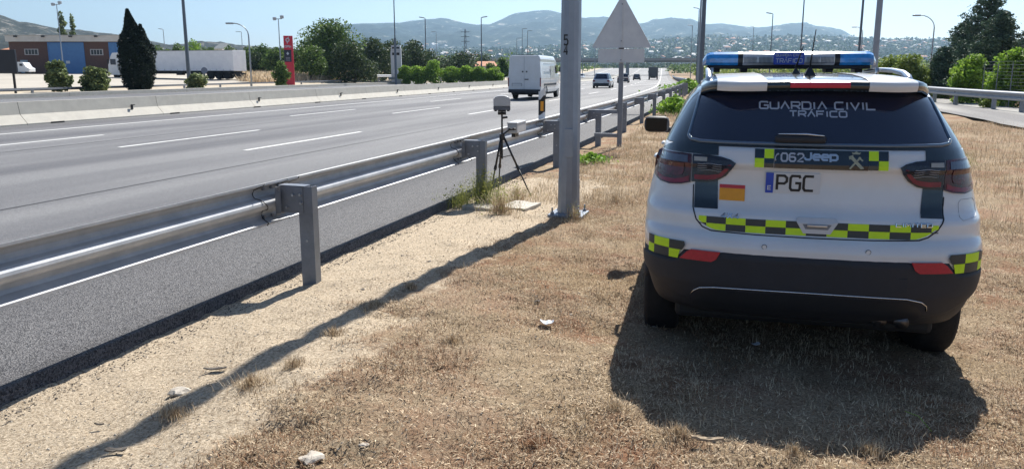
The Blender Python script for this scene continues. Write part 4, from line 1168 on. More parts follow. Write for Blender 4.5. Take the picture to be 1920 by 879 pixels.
# ------------------------------------------------------------------ grass and weeds
def blades(name, P, h, wd, tilt, mat, tone, label, cat, bend=.4, kind='stuff', parent=None, tri=True):
    """curved blades: quad + tip triangle, as separate polygons"""
    N = len(P); az = RNG.uniform(0, 2*np.pi, N)
    dx, dy = np.cos(az), np.sin(az); sxy = np.stack([-dy, dx, np.zeros(N)], 1)
    up = np.stack([dx*np.sin(tilt), dy*np.sin(tilt), np.cos(tilt)], 1)
    t2 = np.minimum(tilt+bend, 1.65); up2 = np.stack([dx*np.sin(t2), dy*np.sin(t2), np.cos(t2)], 1)
    m = P+up*(h*.55)[:, None]; e = m+up2*(h*.45)[:, None]; W = sxy*(wd*.5)[:, None]
    Q = np.stack([P-W, P+W, m+W*.8, m-W*.8], 1); T = np.stack([m-W*.8, m+W*.8, e], 1)
    me = bpy.data.meshes.new(name)
    co = np.concatenate([Q.reshape(-1, 3), T.reshape(-1, 3)]).astype(np.float32)
    me.vertices.add(len(co)); me.vertices.foreach_set('co', co.reshape(-1))
    me.loops.add(len(co)); me.loops.foreach_set('vertex_index', np.arange(len(co), dtype=np.int32))
    me.polygons.add(2*N)
    me.polygons.foreach_set('loop_start', np.concatenate([np.arange(N)*4, 4*N+np.arange(N)*3]).astype(np.int32))
    me.polygons.foreach_set('loop_total', np.concatenate([np.full(N, 4), np.full(N, 3)]).astype(np.int32))
    me.update(calc_edges=True)
    a = me.attributes.new('tone', 'FLOAT', 'POINT'); a.data.foreach_set('value', np.concatenate([np.repeat(tone, 4), np.repeat(tone, 3)]).astype(np.float32))
    me.materials.append(mat); o = link(bpy.data.objects.new(name, me), parent)
    if kind: tag(o, label, cat, kind=kind)
    return o
STRAW = leaf_mat('straw', (.13, .075, .040), (.82, .67, .46), .7, .15)
REDST = leaf_mat('reddish_straw', (.17, .075, .035), (.42, .24, .13), .7, .15)
GREENW = leaf_mat('weed_green', (.14, .17, .04), (.46, .46, .14), .6, .3)
BRGREEN = leaf_mat('bright_weed_green', (.12, .24, .03), (.32, .50, .07), .6, .35)
def scatter(n, offlo, offhi, slo, shi, power=1.0, dens=None):
    o_ = RNG.uniform(offlo, offhi, n*3); s_ = slo+(shi-slo)*RNG.uniform(0, 1, n*3)**power
    keep = []
    for i in range(n*3):
        o, s = o_[i], s_[i]
        if dens is not None and RNG.uniform() > dens(o, s): continue
        keep.append(vz(o, s))
        if len(keep) >= n: break
    return np.array(keep)
def straw_mask(o, s):
    x, y = road(o, s)
    z = zone_fn(o, s)+.6*(mnoise.fractal(Vector((x*2.0, y*2.0, 7)), .7, 2, 3))
    p = sstep(.25, .75, z)
    inshade = 1.0
    return max(.03, p)*(.25+.75*sstep(-.25, .2, mnoise.noise(Vector((x*1.3, y*1.3, 2)))))
P = scatter(240000, -3.2, 4.2, 1.9, 9.5, 1.25, straw_mask)
N = len(P); lie = RNG.uniform(size=N)
blades('dry_grass', P+np.array([0, 0, .004]), RNG.uniform(.008, .032, N)+.03*(lie > .93), RNG.uniform(.0018, .0052, N)*(1-.5*(lie > .93)), np.where(lie < .6, RNG.uniform(1.1, 1.5, N), RNG.uniform(.35, 1.2, N)), STRAW, np.clip(RNG.beta(.8, .9, N)*.85+.25*fnoise(P, 1.6)+.12*fnoise(P, 7), 0, 1), 'flattened dry straw covering the verge around the car', 'dry grass', .25)
P = scatter(70000, -3.0, 4.2, 1.9, 9.5, 1.2, lambda o, s: sstep(-.08, .25, mnoise.fractal(Vector((*[c*1.0 for c in road(o, s)], 31)), .7, 2, 3))*straw_mask(o, s))
N = len(P); blades('dry_grass', P+np.array([0, 0, .004]), RNG.uniform(.012, .04, N), RNG.uniform(.0015, .0032, N), RNG.uniform(.4, 1.5, N), REDST, RNG.beta(1.2, 1.2, N), 'reddish brown dead plant litter in patches on the straw', 'dry grass', .25)
# upright tufts, sparser
def tufts(n, ol, oh, sl, sh, hh, per, mat, label, seedn, dens=None, wd=(.0015, .003), spread=.04, pw=1.0):
    C = scatter(n, ol, oh, sl, sh, pw, dens); K = np.repeat(C, per, 0); K[:, :2] += RNG.normal(0, spread, (len(K), 2)); M = len(K)
    blades('dry_grass', K, RNG.uniform(*hh, M), RNG.uniform(*wd, M), np.abs(RNG.normal(0, .45, M)), mat, RNG.beta(1.3, 1.1, M), label, 'dry grass', .5)
tufts(1500, -2.9, 4.2, 2.0, 9.5, (.03, .085), 12, STRAW, 'small upright tufts of straw near the camera', 1, straw_mask)
tufts(2600, -2.9, 1.2, 9, 22, (.05, .16), 12, STRAW, 'straw tufts on the verge beyond the lamp post', 2, lambda o, s: .3+.7*sstep(-.2, .2, mnoise.noise(Vector((o*.8, s*.8, 4)))), (.003, .006), .10)
tufts(3000, 1.4, 7.6, 8.5, 27, (.05, .17), 13, STRAW, 'taller pale straw filling the ground right of the car', 3, lambda o, s: .4+.6*sstep(-.2, .2, mnoise.noise(Vector((o*.5, s*.5, 14)))), (.003, .006), .12)
tufts(1500, -2.9, 1.5, 20, 60, (.08, .3), 10, STRAW, 'straw along the guardrail far down the verge', 5, None, (.008, .016), .2)
tufts(1500, 11.5, 20, 18, 60, (.1, .5), 10, STRAW, 'dry grass under the right guardrail and conifers', 6, None, (.008, .02), .2)
C = np.array([[*road(o, s), ground_z(o, s)] for o, s in zip(RNG.uniform(-72, -53.5, 2600), RNG.uniform(84, 150, 2600))])
C = np.array([c for c in C if PX0+1424*(Vector((c[0], c[1], 0))@RGT)/(Vector((c[0], c[1], 0))@FWD) > 448 or Vector((c[0], c[1], 0))@FWD > 124])
K = np.repeat(C, 10, 0); K[:, :2] += RNG.normal(0, .3, (len(K), 2)); M = len(K)
blades('dry_grass', K, RNG.uniform(.4, 1.1, M), RNG.uniform(.05, .12, M), np.abs(RNG.normal(0, .3, M)), STRAW, RNG.beta(2, 1, M), 'band of tall pale dry grass in front of the far trees', 'dry grass', .4)

def weed(px, py, label, mat, hgt, rad, n, wd, cat='weed', lf=None, group=None, name='weed'):
    x, y = gpt(px, py); z = gz(x, y)
    t = thing(name, label, cat, (x, y, z), 0, group)
    R_ = np.abs(RNG.normal(0, rad*.45, n)); A = RNG.uniform(0, 6.28, n)
    P = np.stack([R_*np.cos(A), R_*np.sin(A), np.zeros(n)], 1)
    blades('stems', P, RNG.uniform(.5, 1, n)*hgt, np.full(n, wd), np.abs(RNG.normal(0, .35, n))+R_/rad*.3, mat, RNG.uniform(size=n), None, None, .35, None, t)['kind'] = 'stuff'
    if lf:
        m = lf[0]; R_ = np.abs(RNG.normal(0, rad*.55, m)); A = RNG.uniform(0, 6.28, m)
        P = np.stack([R_*np.cos(A), R_*np.sin(A), RNG.uniform(.15, 1, m)*hgt*(1-.45*np.minimum(R_/rad, 1))], 1)
        big_mesh('leaves', leaves(P, lf[1], up=.5), 4, lf[2], RNG.uniform(size=m), t)
    return t
weed(905, 384, 'tall wispy yellow green weed in front of the second guardrail post', GREENW, .52, .36, 320, .004, lf=(1100, .022, GREENW))
weed(862, 388, 'low yellow green weed at the asphalt edge left of the chamber slab', GREENW, .30, .30, 220, .004, lf=(600, .02, GREENW))
weed(938, 400, 'straggly weed with straw stems growing over the chamber slab', STRAW, .34, .28, 380, .0035, lf=(420, .018, GREENW))
weed(970, 375, 'sparse dry weed around the right foot of the tripod', STRAW, .26, .32, 360, .003, lf=(260, .016, GREENW))
weed(1082, 412, 'dry weed leaning on the foot of the thick lamp post', STRAW, .24, .16, 160, .0028, lf=(120, .014, GREENW))
weed(1112, 306, 'low bright green leafy plant beneath the triangular sign', BRGREEN, .20, .34, 70, .008, lf=(900, .055, BRGREEN))
weed(1268, 216, 'bright green bush beside the guardrail just above the car mirror', BRGREEN, .75, .75, 90, .02, lf=(1500, .13, BRGREEN))
weed(1815, 312, 'green tuft in the straw just right of the car tail lamp', GREENW, .32, .30, 200, .007, lf=(200, .03, GREENW))
weed(1292, 176, 'far bright green growth along the guardrail where the road bends', BRGREEN, 1.1, 1.6, 60, .04, lf=(1500, .25, BRGREEN))
weed(268, 778, 'dry brown tuft on the sand at the lower left by the pole shadow', STRAW, .06, .13, 420, .0024)
weed(430, 722, 'dry tuft in the pole shadow at lower left', STRAW, .07, .15, 420, .0024)
weed(1545, 850, 'dry straw tuft at the bottom edge of the car shadow', STRAW, .06, .06, 150, .002)
weed(1005, 835, 'rust coloured dry tuft near the bottom centre', REDST, .05, .04, 110, .002)
def stem(px, py, label, dx, dy, hgt, mat=STRAW, r=.0016):
    x, y = gpt(px, py); z = gz(x, y)
    o = tube('grass_stem', [(0, 0, .01), (dx*.5, dy*.5, .02+hgt*.7), (dx, dy, hgt)], r, pm('pale_stem', (.62, .52, .34), .8, var=.2, vscale=30) if mat is STRAW else pm('green_stem', (.30, .45, .05), .8, var=.2, vscale=30), None, 5)
    o.location = (x, y, z); tag(o, label, 'stem')
for i, (px, py, h_, r_, lb) in enumerate(((600, 628, .07, .10, 'dry tuft at the edge of the pole shadow, middle left'), (690, 575, .06, .10, 'dry tuft on the right rim of the pole shadow below the post'), (760, 540, .06, .08, 'dry tuft where the pole shadow narrows'),
        (520, 690, .08, .10, 'dry tuft just below the pole shadow at left'), (840, 640, .05, .09, 'upright tuft in the open straw left of the paper scrap'), (1170, 770, .07, .10, 'dry tuft on the left edge of the car shadow'),
        (1300, 815, .06, .09, 'dry tuft on the lower left rim of the car shadow'), (1700, 850, .07, .10, 'dry tuft on the lower right rim of the car shadow'), (1160, 380, .16, .16, 'wispy straw tuft between the lamp post and the car'))):
    weed(px, py, lb, STRAW, h_, r_, 260, .0024)
stem(945, 712, 'long pale straw stem lying on the straw below the paper scrap', .09, .12, .02)
stem(1822, 812, 'thin green stem lying across the right side of the car shadow', -.09, .11, .04, None)
stem(957, 775, 'second pale stem lying nearer the bottom, under the long one', .05, .07, .015)

# ------------------------------------------------------------------ vehicles on the road
def loft_x(name, secs, mat, parent, smooth=False):
    """secs: list of (y, [(x, z), ...]) closed sections"""
    V, Fc = [], []; n = len(secs[0][1])
    for y, P in secs: V += [(p[0], y, p[1]) for p in P]
    for j in range(len(secs)-1):
        for i in range(n): Fc.append((j*n+i, j*n+(i+1) % n, (j+1)*n+(i+1) % n, (j+1)*n+i))
    Fc += [tuple(range(n))[::-1], tuple(range((len(secs)-1)*n, len(secs)*n))]
    return mk(name, V, Fc, mat, parent, smooth)
def small_wheel(parent, x, y, r, wd, side):
    bm = bmesh.new(); bm_cyl(bm, (x-side*wd/2, y, r), (x+side*wd/2, y, r), r, r*.97, 18); w_ = from_bm('wheel', bm, RUB, parent)
    bm = bmesh.new(); bm_cyl(bm, (x+side*wd/2, y, r), (x+side*(wd/2+.012), y, r), r*.6, r*.55, 14); from_bm('rim', bm, RIM, w_)
    return w_
def place_on_road(off, s):
    x, y = road(off, s); return (x, y, rz(s)+.006), heading(s)
def van():
    loc, rot = place_on_road(-12.15, 42.9)
    t = thing('van', 'white high roof panel van driving away in the middle lane beside the lamp post', 'van', loc, rot)
    W, Hh, L = 1.0, 2.56, 5.9
    def sec(w, h, z0=.42, r=.16):
        P = [(-w*.97, z0), (w*.97, z0), (w, z0+.15), (w, 1.25), (w*.985, 1.45), (w*.93, h-.38)]
        for k in range(5): a = k/4*math.pi/2; P.append((w*.93-r+r*math.cos(a)-.0*k, h-.22+.22*math.sin(a)-.0))
        return P+[(-x, z) for x, z in P[::-1] if True][0:len(P)-2]
    secs = [(0.0, sec(W*.955, Hh-.04)), (.05, sec(W*.99, Hh)), (.3, sec(W, Hh)), (2.5, sec(W, Hh)), (4.0, sec(W, Hh-.02)), (4.45, sec(W*.99, Hh-.18)), (4.85, sec(W*.98, Hh-.62)), (5.2, sec(W*.96, 1.62)), (5.6, sec(W*.93, 1.30)), (5.88, sec(W*.82, 1.02))]
    b = loft_x('body', secs, WHITE, t)
    bm = bmesh.new(); bm_box(bm, (0, -.05, .50), (1.9, .16, .2), None, .03); from_bm('rear_bumper', bm, BLACKP, t)
    box('underbody', (0, 2.9, .38), (1.7, 5.2, .2), DARK, t)
    for sx in (-1, 1):
        for y in (1.2, 4.85): small_wheel(t, sx*.86, y, .34, .22, sx)
        box('tail_lamp', (sx*.965, -.012, 1.02), (.055, .05, .52), LENSR, t, None, .01)
        box('side_moulding', (sx*1.006, 2.5, .86), (.02, 3.4, .12), BLACKP, t)
        box('side_line', (sx*.985, 2.4, 1.62), (.03, 3.2, .02), BOXG, t); box('side_line', (sx*.945, 2.4, 2.10), (.03, 3.2, .02), BOXG, t)
        bm = bmesh.new(); pts = [(sx*1.0, 1.2+math.cos(a)*.42, .36+math.sin(a)*.42) for a in np.linspace(0, math.pi, 14)]; bm_tube(bm, pts, .04, 5); from_bm('wheel_arch', bm, BLACKP, t)
        box('door_window', (sx*.955, 4.35, 1.75), (.05, .75, .5), GLASSD, t)
        mm = box('mirror', (sx*1.17, 4.72, 1.75), (.16, .12, .34), BLACKP, t, None, .03); box('mirror_arm', (sx*1.05, 4.74, 1.62), (.16, .04, .04), BLACKP, mm)
    box('sliding_door', (.995, 3.15, 1.3), (.018, 1.2, 1.35), WHITE, t, None, .004)
    for x in (-.012,): box('door_gap', (x, -.006, 1.58), (.012, .02, 1.95), BOXG, t)
    for z in (1.62, ): 
        for x in (-.10, .14): box('door_badge', (x, -.02, z), (.08, .02, .08), INK, t)
    box('number_plate', (-.45, -.022, .86), (.52, .02, .12), PLATE, t); box('plate_recess', (-.45, -.008, .88), (.62, .02, .18), BOXG, t)
    box('door_handle', (.14, -.03, 1.18), (.22, .03, .05), BLACKP, t); box('roof_beacon', (0, .35, Hh+.01), (.9, .12, .05), BLACKP, t)
van()
def car(name, label, cat, off, s, L, W, Hh, col, kind='hatch', flip=False, group=None, dz=0):
    loc, rot = place_on_road(off, s)
    t = thing(name, label, cat, loc, rot+(math.pi if flip else 0), group)
    hw = W/2
    def sc(w, z0, z1, wt): return [(-w*.94, z0), (w*.94, z0), (w, z0+.2), (w, z1-.18), (wt, z1), (-wt, z1), (-w, z1-.18), (-w, z0+.2)]
    belt = Hh*.62
    loft_x('body', [(0, sc(hw*.90, .30, belt*.93, hw*.80)), (.12, sc(hw*.97, .24, belt*.99, hw*.88)), (.9, sc(hw, .22, belt, hw*.9)), (L*.62, sc(hw, .22, belt, hw*.9)), (L*.8, sc(hw*.98, .22, belt*.93, hw*.84)), (L-.15, sc(hw*.92, .26, belt*.82, hw*.76)), (L, sc(hw*.82, .32, belt*.70, hw*.66))], col, t)
    r0 = .10 if kind == 'hatch' else .75
    def cs(w, z): return [(-w, belt-.03), (w, belt-.03), (w*.84, z), (-w*.84, z)]
    y0 = r0; yt0, yt1 = r0+.42, L*.52; y1 = L*.68
    V = [(-hw*.88, y0, belt-.03), (hw*.88, y0, belt-.03), (-hw*.88, y1, belt-.03), (hw*.88, y1, belt-.03), (-hw*.70, yt0, Hh), (hw*.70, yt0, Hh), (-hw*.70, yt1, Hh), (hw*.70, yt1, Hh), (-hw*.68, (yt0+yt1)/2, Hh+.03), (hw*.68, (yt0+yt1)/2, Hh+.03)]
    mk('cabin', V, [(0, 1, 5, 4), (3, 2, 6, 7), (0, 4, 8, 6, 2), (1, 3, 7, 9, 5), (4, 5, 9, 8), (8, 9, 7, 6)], col, t)
    def lp(a, b, k): return tuple(a[i]+(b[i]-a[i])*k for i in range(3))
    def pane(nm, a, b, c, d, k0=.08, k1=.86, n_=(0, 0, 0)):
        def P(u, v): return tuple(np.array(lp(lp(a, b, u), lp(d, c, u), v))+np.array(n_))
        mk(nm, [P(.09, k0), P(.91, k0), P(.88, k1), P(.12, k1)], [(0, 1, 2, 3)], GLASSD, t)
    pane('rear_window', V[0], V[1], V[5], V[4], .1, .9, (0, -.012, .004)); pane('windscreen', V[3], V[2], V[6], V[7], .1, .9, (0, .012, .004))
    pane('side_window', V[2], V[0], V[4], V[6], .12, .86, (-.012, 0, 0)); pane('side_window', V[1], V[3], V[7], V[5], .12, .86, (.012, 0, 0))
    for sx in (-1, 1):
        for y in (.8, L-.85): small_wheel(t, sx*(hw-.10), y, .31, .2, sx)
        box('tail_lamp', (sx*hw*.80, -.0, belt*.80), (.22, .05, .16), LENSR, t, None, .01)
        box('headlight', (sx*hw*.66, L-.03, belt*.62), (.26, .06, .13), CLEARL, t, None, .01)
        box('mirror', (sx*(hw+.07), L*.63, belt+.03), (.16, .1, .12), BLACKP, t, None, .02)
    box('bumper', (0, .0, .40), (hw*1.72, .08, .22), BLACKP if kind == 'hatch' else col, t, None, .02)
    box('number_plate', (0, -.045 if kind == 'hatch' else -.03, belt*.62), (.5, .02, .11), PLATE, t)
    box('underbody', (0, L/2, .25), (hw*1.6, L*.86, .14), DARK, t)
    return t
car('car', 'silver white compact people carrier driving away beyond the van', 'car', -12.0, 76, 4.3, 1.8, 1.46, CARG)
car('car', 'dark saloon driving away right of the triangular sign post', 'car', -12.6, 121, 4.6, 1.82, 1.46, CARD, 'sedan')
car('car', 'tiny dark car far ahead just left of the dark lorry', 'car', -12.6, 186, 4.3, 1.8, 1.45, CARD)
car('car', 'pale grey car on the opposite carriageway, mostly hidden behind the van', 'car', -24.0, 97, 4.4, 1.8, 1.5, CARG, 'sedan', True)
car('car', 'white car on the opposite carriageway just above the silver people carrier', 'car', -27.5, 128, 4.4, 1.8, 1.5, WHITE, 'hatch', True)
car('car', 'white car on the far side near the overpass pier', 'car', -27.8, 205, 4.4, 1.8, 1.5, WHITE, 'hatch', True)
car('car', 'dark blue car coming the other way behind the median, near the box lorry', 'car', -31, 168, 4.3, 1.8, 1.5, CARD, 'hatch', True)
def lorry(name, label, off, s, col, bodyc, L=7.5, W=2.4, Hh=3.2, flip=False):
    loc, rot = place_on_road(off, s); t = thing(name, label, 'lorry', loc, rot+(math.pi if flip else 0))
    box('cargo_box', (0, L*.36, .95+(Hh-.95)/2), (W, L*.72, Hh-.95), bodyc, t, None, .03)
    prism('cab', [(L*.75, .6), (L, .6), (L, 1.5), (L-.25, 2.35), (L*.75, 2.45)], -W*.45, W*.45, col, t, 'x', .04)
    box('windscreen', (0, L-.10, 1.85), (W*.8, .06, .6), GLASSD, t, Matrix.Rotation(-.25, 3, 'X'))
    box('chassis', (0, L*.4, .72), (W*.5, L*.8, .28), DARK, t); box('rear_bar', (0, .02, .5), (W*.9, .08, .14), DARK, t)
    for sx in (-1, 1):
        for y in (1.4, L-1.2): small_wheel(t, sx*W*.42, y, .48, .3, sx)
        box('tail_lamp', (sx*W*.40, -.02, .72), (.3, .05, .14), LENSR, t)
        box('mirror', (sx*(W*.5+.16), L-.5, 2.0), (.14, .1, .42), DARK, t)
lorry('lorry', 'dark lorry driving away in the distance where the road rises', -8.8, 196, CARD, CARD)
lorry('lorry', 'small white box lorry on the opposite carriageway beyond the people carrier', -34, 176, WHITE, WHITE, flip=True)

# ------------------------------------------------------------------ left side: truck, warehouse, signs
def trailer_truck():
    A = Vector((*spot(203, 104), 0)); B = Vector((*spot(438, 97), 0)); d = (B-A); L = d.length; rot = math.atan2(d.y, d.x)
    z = (gz(A.x, A.y)+gz(B.x, B.y))/2+.03
    t = thing('articulated_lorry', 'white articulated lorry with a long pale curtain trailer parked behind the cypress', 'lorry', (A.x, A.y, z), rot)
    x0 = 2.9; ht = 3.66
    tr = box('trailer', ((x0+L)/2, 1.25, (1.05+ht)/2), (L-x0, 2.5, ht-1.05), TRAIL, t, None, .02)
    n = 17
    for k in range(n):
        x = x0+(L-x0)*(k+.5)/n; box('strap', (x, -.012, 1.12), (.06, .02, .34), BOXG, tr)
    box('roof_rail', ((x0+L)/2, -.005, ht-.03), (L-x0, .03, .08), BOXG, tr); box('lower_rail', ((x0+L)/2, -.01, 1.02), (L-x0, .05, .10), DARK, tr)
    box('chassis', ((x0+L)/2, 1.25, .82), (L-x0-.4, 1.2, .3), DARK, t)
    for x in (L-1.2, L-2.5, L-3.8, x0+1.6):
        for y in (.2, 2.3):
            bm = bmesh.new(); bm_cyl(bm, (x, y-.2, .5), (x, y+.2, .5), .5, n=18); from_bm('wheel', bm, RUB, t)
    box('rear_bar', (L-.1, 1.25, .55), (.1, 2.3, .5), DARK, t)
    box('side_guard', (L-6.2, .1, .75), (2.4, .06, .35), DARK, t); box('tool_box', (L-8.8, .3, .75), (.9, .6, .5), DARK, t)
    for x in (L-5, L-7.4): box('landing_leg', (x, .3, .5), (.12, .12, 1.0), DARK, t)
    cb = prism('cab', [(2.5, .5), (.15, .5), (0, .9), (.05, 1.9), (.5, 2.9), (.9, 3.45), (2.3, 3.5), (2.5, 3.3)], 0, 2.45, WHITE, t, 'y', .05)
    mk('windscreen', [(.03, .2, 1.95), (.03, 2.25, 1.95), (.43, 2.2, 2.85), (.43, .25, 2.85)], [(0, 1, 2, 3)], GLASSD, t)
    box('side_window', (1.0, -.02, 2.25), (.9, .05, .75), GLASSD, t); box('grille', (.02, 1.2, 1.2), (.1, 1.5, .6), DARK, t); box('headlight', (.03, .3, .85), (.12, .3, .2), CLEARL, t)
    box('mirror', (.3, -.22, 2.3), (.12, .16, .6), DARK, t); box('door_line', (1.7, -.008, 1.6), (.03, .02, 1.6), BOXG, t)
    for y in (.2, 2.25):
        bm = bmesh.new(); bm_cyl(bm, (1.3, y-.17, .5), (1.3, y+.17, .5), .5, n=18); from_bm('wheel', bm, RUB, t)
trailer_truck()
def warehouse():
    D = 140; A = Vector((*spot(20, D), 0)); rot = AZ; z0 = height(138, D)
    t = thing('warehouse', 'long low brown brick warehouse with blue sliding doors and pale fascia', 'warehouse', (A.x, A.y, z0-.1), rot)
    u = lambda px: (px-20)/1424*D
    Z = lambda py: height(py, D)-z0+.1
    L = u(231); dep = 8; top = Z(67.5); fz = Z(78.5)
    box('wall', (L/2, dep/2+.3, fz/2), (L, dep, fz), BRICK, t)
    fa = box('fascia', (L/2, dep/2, (top+fz)/2), (L+.1, dep+1.0, top-fz), FASC, t)
    box('fascia_cap', (L/2, dep/2, top+.06), (L+.3, dep+1.2, .12), pm('fascia_cap_grey', (.42, .41, .39), .7, var=.1, vscale=1), fa)
    for px in (41, 92, 143, 190): box('flood_lamp', (u(px), -.85, Z(69)), (.45, .4, .3), TRIB, fa)
    for i, (a, b) in enumerate(((92.5, 160), (206.5, 231))):
        dr = box('sliding_door', ((u(a)+u(b))/2, .27, Z(81)/2), (u(b)-u(a), .12, Z(81)), BLUED, t)
        n = 2
        mid = (u(a)+u(b))/2 if i else u(117.5)
        box('door_joint', (mid, .19, Z(81)/2), (.06, .04, Z(81)-.1), pm('blue_door_edge', (.03, .11, .32), .5, var=.1, vscale=1), dr)
        box('door_frame', (u(a)+.08, .18, Z(81)/2), (.16, .06, Z(81)), BLUED, dr); box('door_track', ((u(a)+u(b))/2, .18, Z(80.2)), (u(b)-u(a), .06, .14), pm('blue_door_edge', (0, 0, 0)), dr)
    box('door_notice', (u(128), .17, Z(117)), (.7, .05, .5), PLATE, t)
    for a, b, c, d in ((48, 74, 92, 103.5), (171, 195, 92.5, 104)):
        w_ = box('window', ((u(a)+u(b))/2, .28, (Z(c)+Z(d))/2), (u(b)-u(a), .10, Z(c)-Z(d)), pm('window_frame_grey', (.42, .40, .40), .6, var=.1, vscale=3), t)
        n = 4; ww = (u(b)-u(a)-.24)/n
        for k in range(n): box('pane', (u(a)+.12+ww*(k+.5), .225, (Z(c)+Z(d))/2), (ww-.12, .02, Z(c)-Z(d)-.26), WIN, w_)
    box('side_door', (u(45), .26, Z(125)), (u(52)-u(38.5), .1, Z(113)-Z(137)), pm('pale_blue_door', (.25, .36, .44), .5, var=.1, vscale=2), t)
warehouse()
def pickup_small():
    D = 112; x, y = spot(44, D); z = height(138.5, D)
    t = thing('delivery_van', 'small white delivery van nose parked beside the black signboard', 'van', (x, y, z), AZ)
    prism('body', [(-1.0, .25), (.75, .25), (.8, .75), (.35, .95), (.0, 1.62), (-1.0, 1.7)], 0, 1.6, WHITE, t, 'y', .05)
    box('windscreen', (.16, .8, 1.25), (.05, 1.2, .5), GLASSD, t, Matrix.Rotation(-.5, 3, 'Y')); box('side_window', (-.30, -.01, 1.28), (.45, .03, .35), GLASSD, t)
    for y_ in (.1, 1.5):
        bm = bmesh.new(); bm_cyl(bm, (.42, y_-.09, .28), (.42, y_+.09, .28), .28, n=16); from_bm('wheel', bm, RUB, t)
    box('headlight', (.78, .2, .62), (.06, .25, .14), CLEARL, t)
pickup_small()
def signboard():
    D = 56; x, y = spot(23.5, D); z = gz(x, y); Q = lambda py: height(py, D)-z
    t = thing('signboard', 'big plain black backed signboard on one dark post at the far left', 'signboard', (x, y, z), AZ)
    w0 = (-40-23.5)/1424*D; w1 = (32.5-23.5)/1424*D
    box('board', ((w0+w1)/2, 0, (Q(93.5)+Q(138))/2), (w1-w0, .18, Q(93.5)-Q(138)), pm('board_dark', (.006, .010, .022), .5, var=.2, vscale=1), t, None, .02)
    box('post', (0, .05, Q(138)/2), (.14, .1, Q(138)), DARK, t); box('post', (w0+.4, .05, Q(138)/2), (.14, .1, Q(138)), DARK, t)
signboard()
def totems():
    D = 88; x, y = spot(543, D); z = gz(x, y); Q = lambda py: height(py, D)-z
    t = thing('totem_sign', 'tall red petrol station totem with white emblem and dark price panel', 'totem sign', (x, y, z), AZ+.25)
    k = D/1424
    box('totem_body', (0, .2, Q(67.5)/2), (16.5*k, .45, Q(67.5)), TOTR, t, None, .03)
    pn = box('price_panel', (-.12, -.035, (Q(94)+Q(116.5))/2), (13*k, .03, Q(94)-Q(116.5)), pm('navy_panel', (.012, .014, .04), .4, var=.1, vscale=4), t)
    def em(name, P, yy, mat, par): 
        return mk(name, [(p[0], yy, p[1]) for p in P], [tuple(range(len(P)))], mat, par)
    cz = Q(75.5)
    for q in range(8):
        a0, a1 = q*math.pi/4, (q+1)*math.pi/4
        em('emblem', [(-.06+.24*math.cos(a0), cz+.24*math.sin(a0)), (-.06+.24*math.cos(a1), cz+.24*math.sin(a1)), (-.06+.12*math.cos(a1), cz+.12*math.sin(a1)), (-.06+.12*math.cos(a0), cz+.12*math.sin(a0))], -.032, LETW, t)
    em('emblem_tail', [(-.06, cz+.22), (.06, cz+.2), (.10, cz+.40), (.04, cz+.38)], -.033, LETW, t); em('emblem_tail', [(-.16, cz-.2), (-.04, cz-.24), (-.08, cz-.42), (-.15, cz-.40)], -.033, LETW, t)
    letters('lettering', 'CEPSA', -.40, .30, Q(89.3), Q(86), .055, lambda u, v: (u, -.033, v), LETW, t, .35)
    em('star', [(-.12, Q(97.5)), (.04, Q(101)), (-.12, Q(104)), (-.26, Q(101))], -.055, LETW, pn)
    for i, py in enumerate((108, 110.5, 113)): em('price_line', [(-.34, Q(py)), (.12, Q(py)), (.12, Q(py+1.1)), (-.34, Q(py+1.1))], -.055, pm('dim_print', (.20, .20, .26), .5, var=.1, vscale=3), pn)
    D2 = 104; x, y = spot(743.5, D2); z = gz(x, y); Q2 = lambda py: height(py, D2)-z; k = D2/1424
    t = thing('totem_sign', 'pale grey totem with four black windows standing behind the tall thin mast', 'totem sign', (x, y, z), AZ)
    prism('totem_body', [(-10*k, 0), (9.5*k, 0), (9*k, Q2(92)), (7.5*k, Q2(86)), (-9*k, Q2(85.5)), (-10.5*k, Q2(100))], 0, .5, TOTW, t, 'y', .03)
    for a in (-4.6, 3.6):
        for b, c in ((88.5, 92), (99, 104)):
            box('display', (a*k, -.02, (Q2(b)+Q2(c))/2), (5.4*k, .04, Q2(b)-Q2(c)), INK, t)
    box('display_strip', (-.5*k, -.015, Q2(95.5)), (15*k, .03, .30), BOXG, t)
totems()
def round_sign(label, px, cy, D, r, col, bar, base_py=None, on=None):
    x, y = spot(px, D); z = gz(x, y); zc = height(cy, D)-z
    t = thing('road_sign', label, 'road sign', (x, y, z), AZ)
    bm = bmesh.new(); bm_cyl(bm, (0, -.02, zc), (0, .02, zc), r, n=24); disc = from_bm('disc', bm, col, t)
    if bar: box('bar', (0, -.03, zc), (r*1.4, .02, r*.36), PLATE, t)
    cyl('post', (0, .05, 0), (0, .05, zc+r*.6), .04, GALVP, t, n=8)
round_sign('small red no entry sign with white bar beyond the far guardrail', 832, 139, 104, .32, TOTR, True)
round_sign('round grey sign fixed low by the tall thin mast', 742, 135, 98.5, .36, SIGNB, False)
round_sign('round dark backed sign standing in front of the trailer side', 383, 132.5, 88, .37, pm('blue_grey_disc', (.10, .13, .20), .5, var=.1, vscale=2), False)

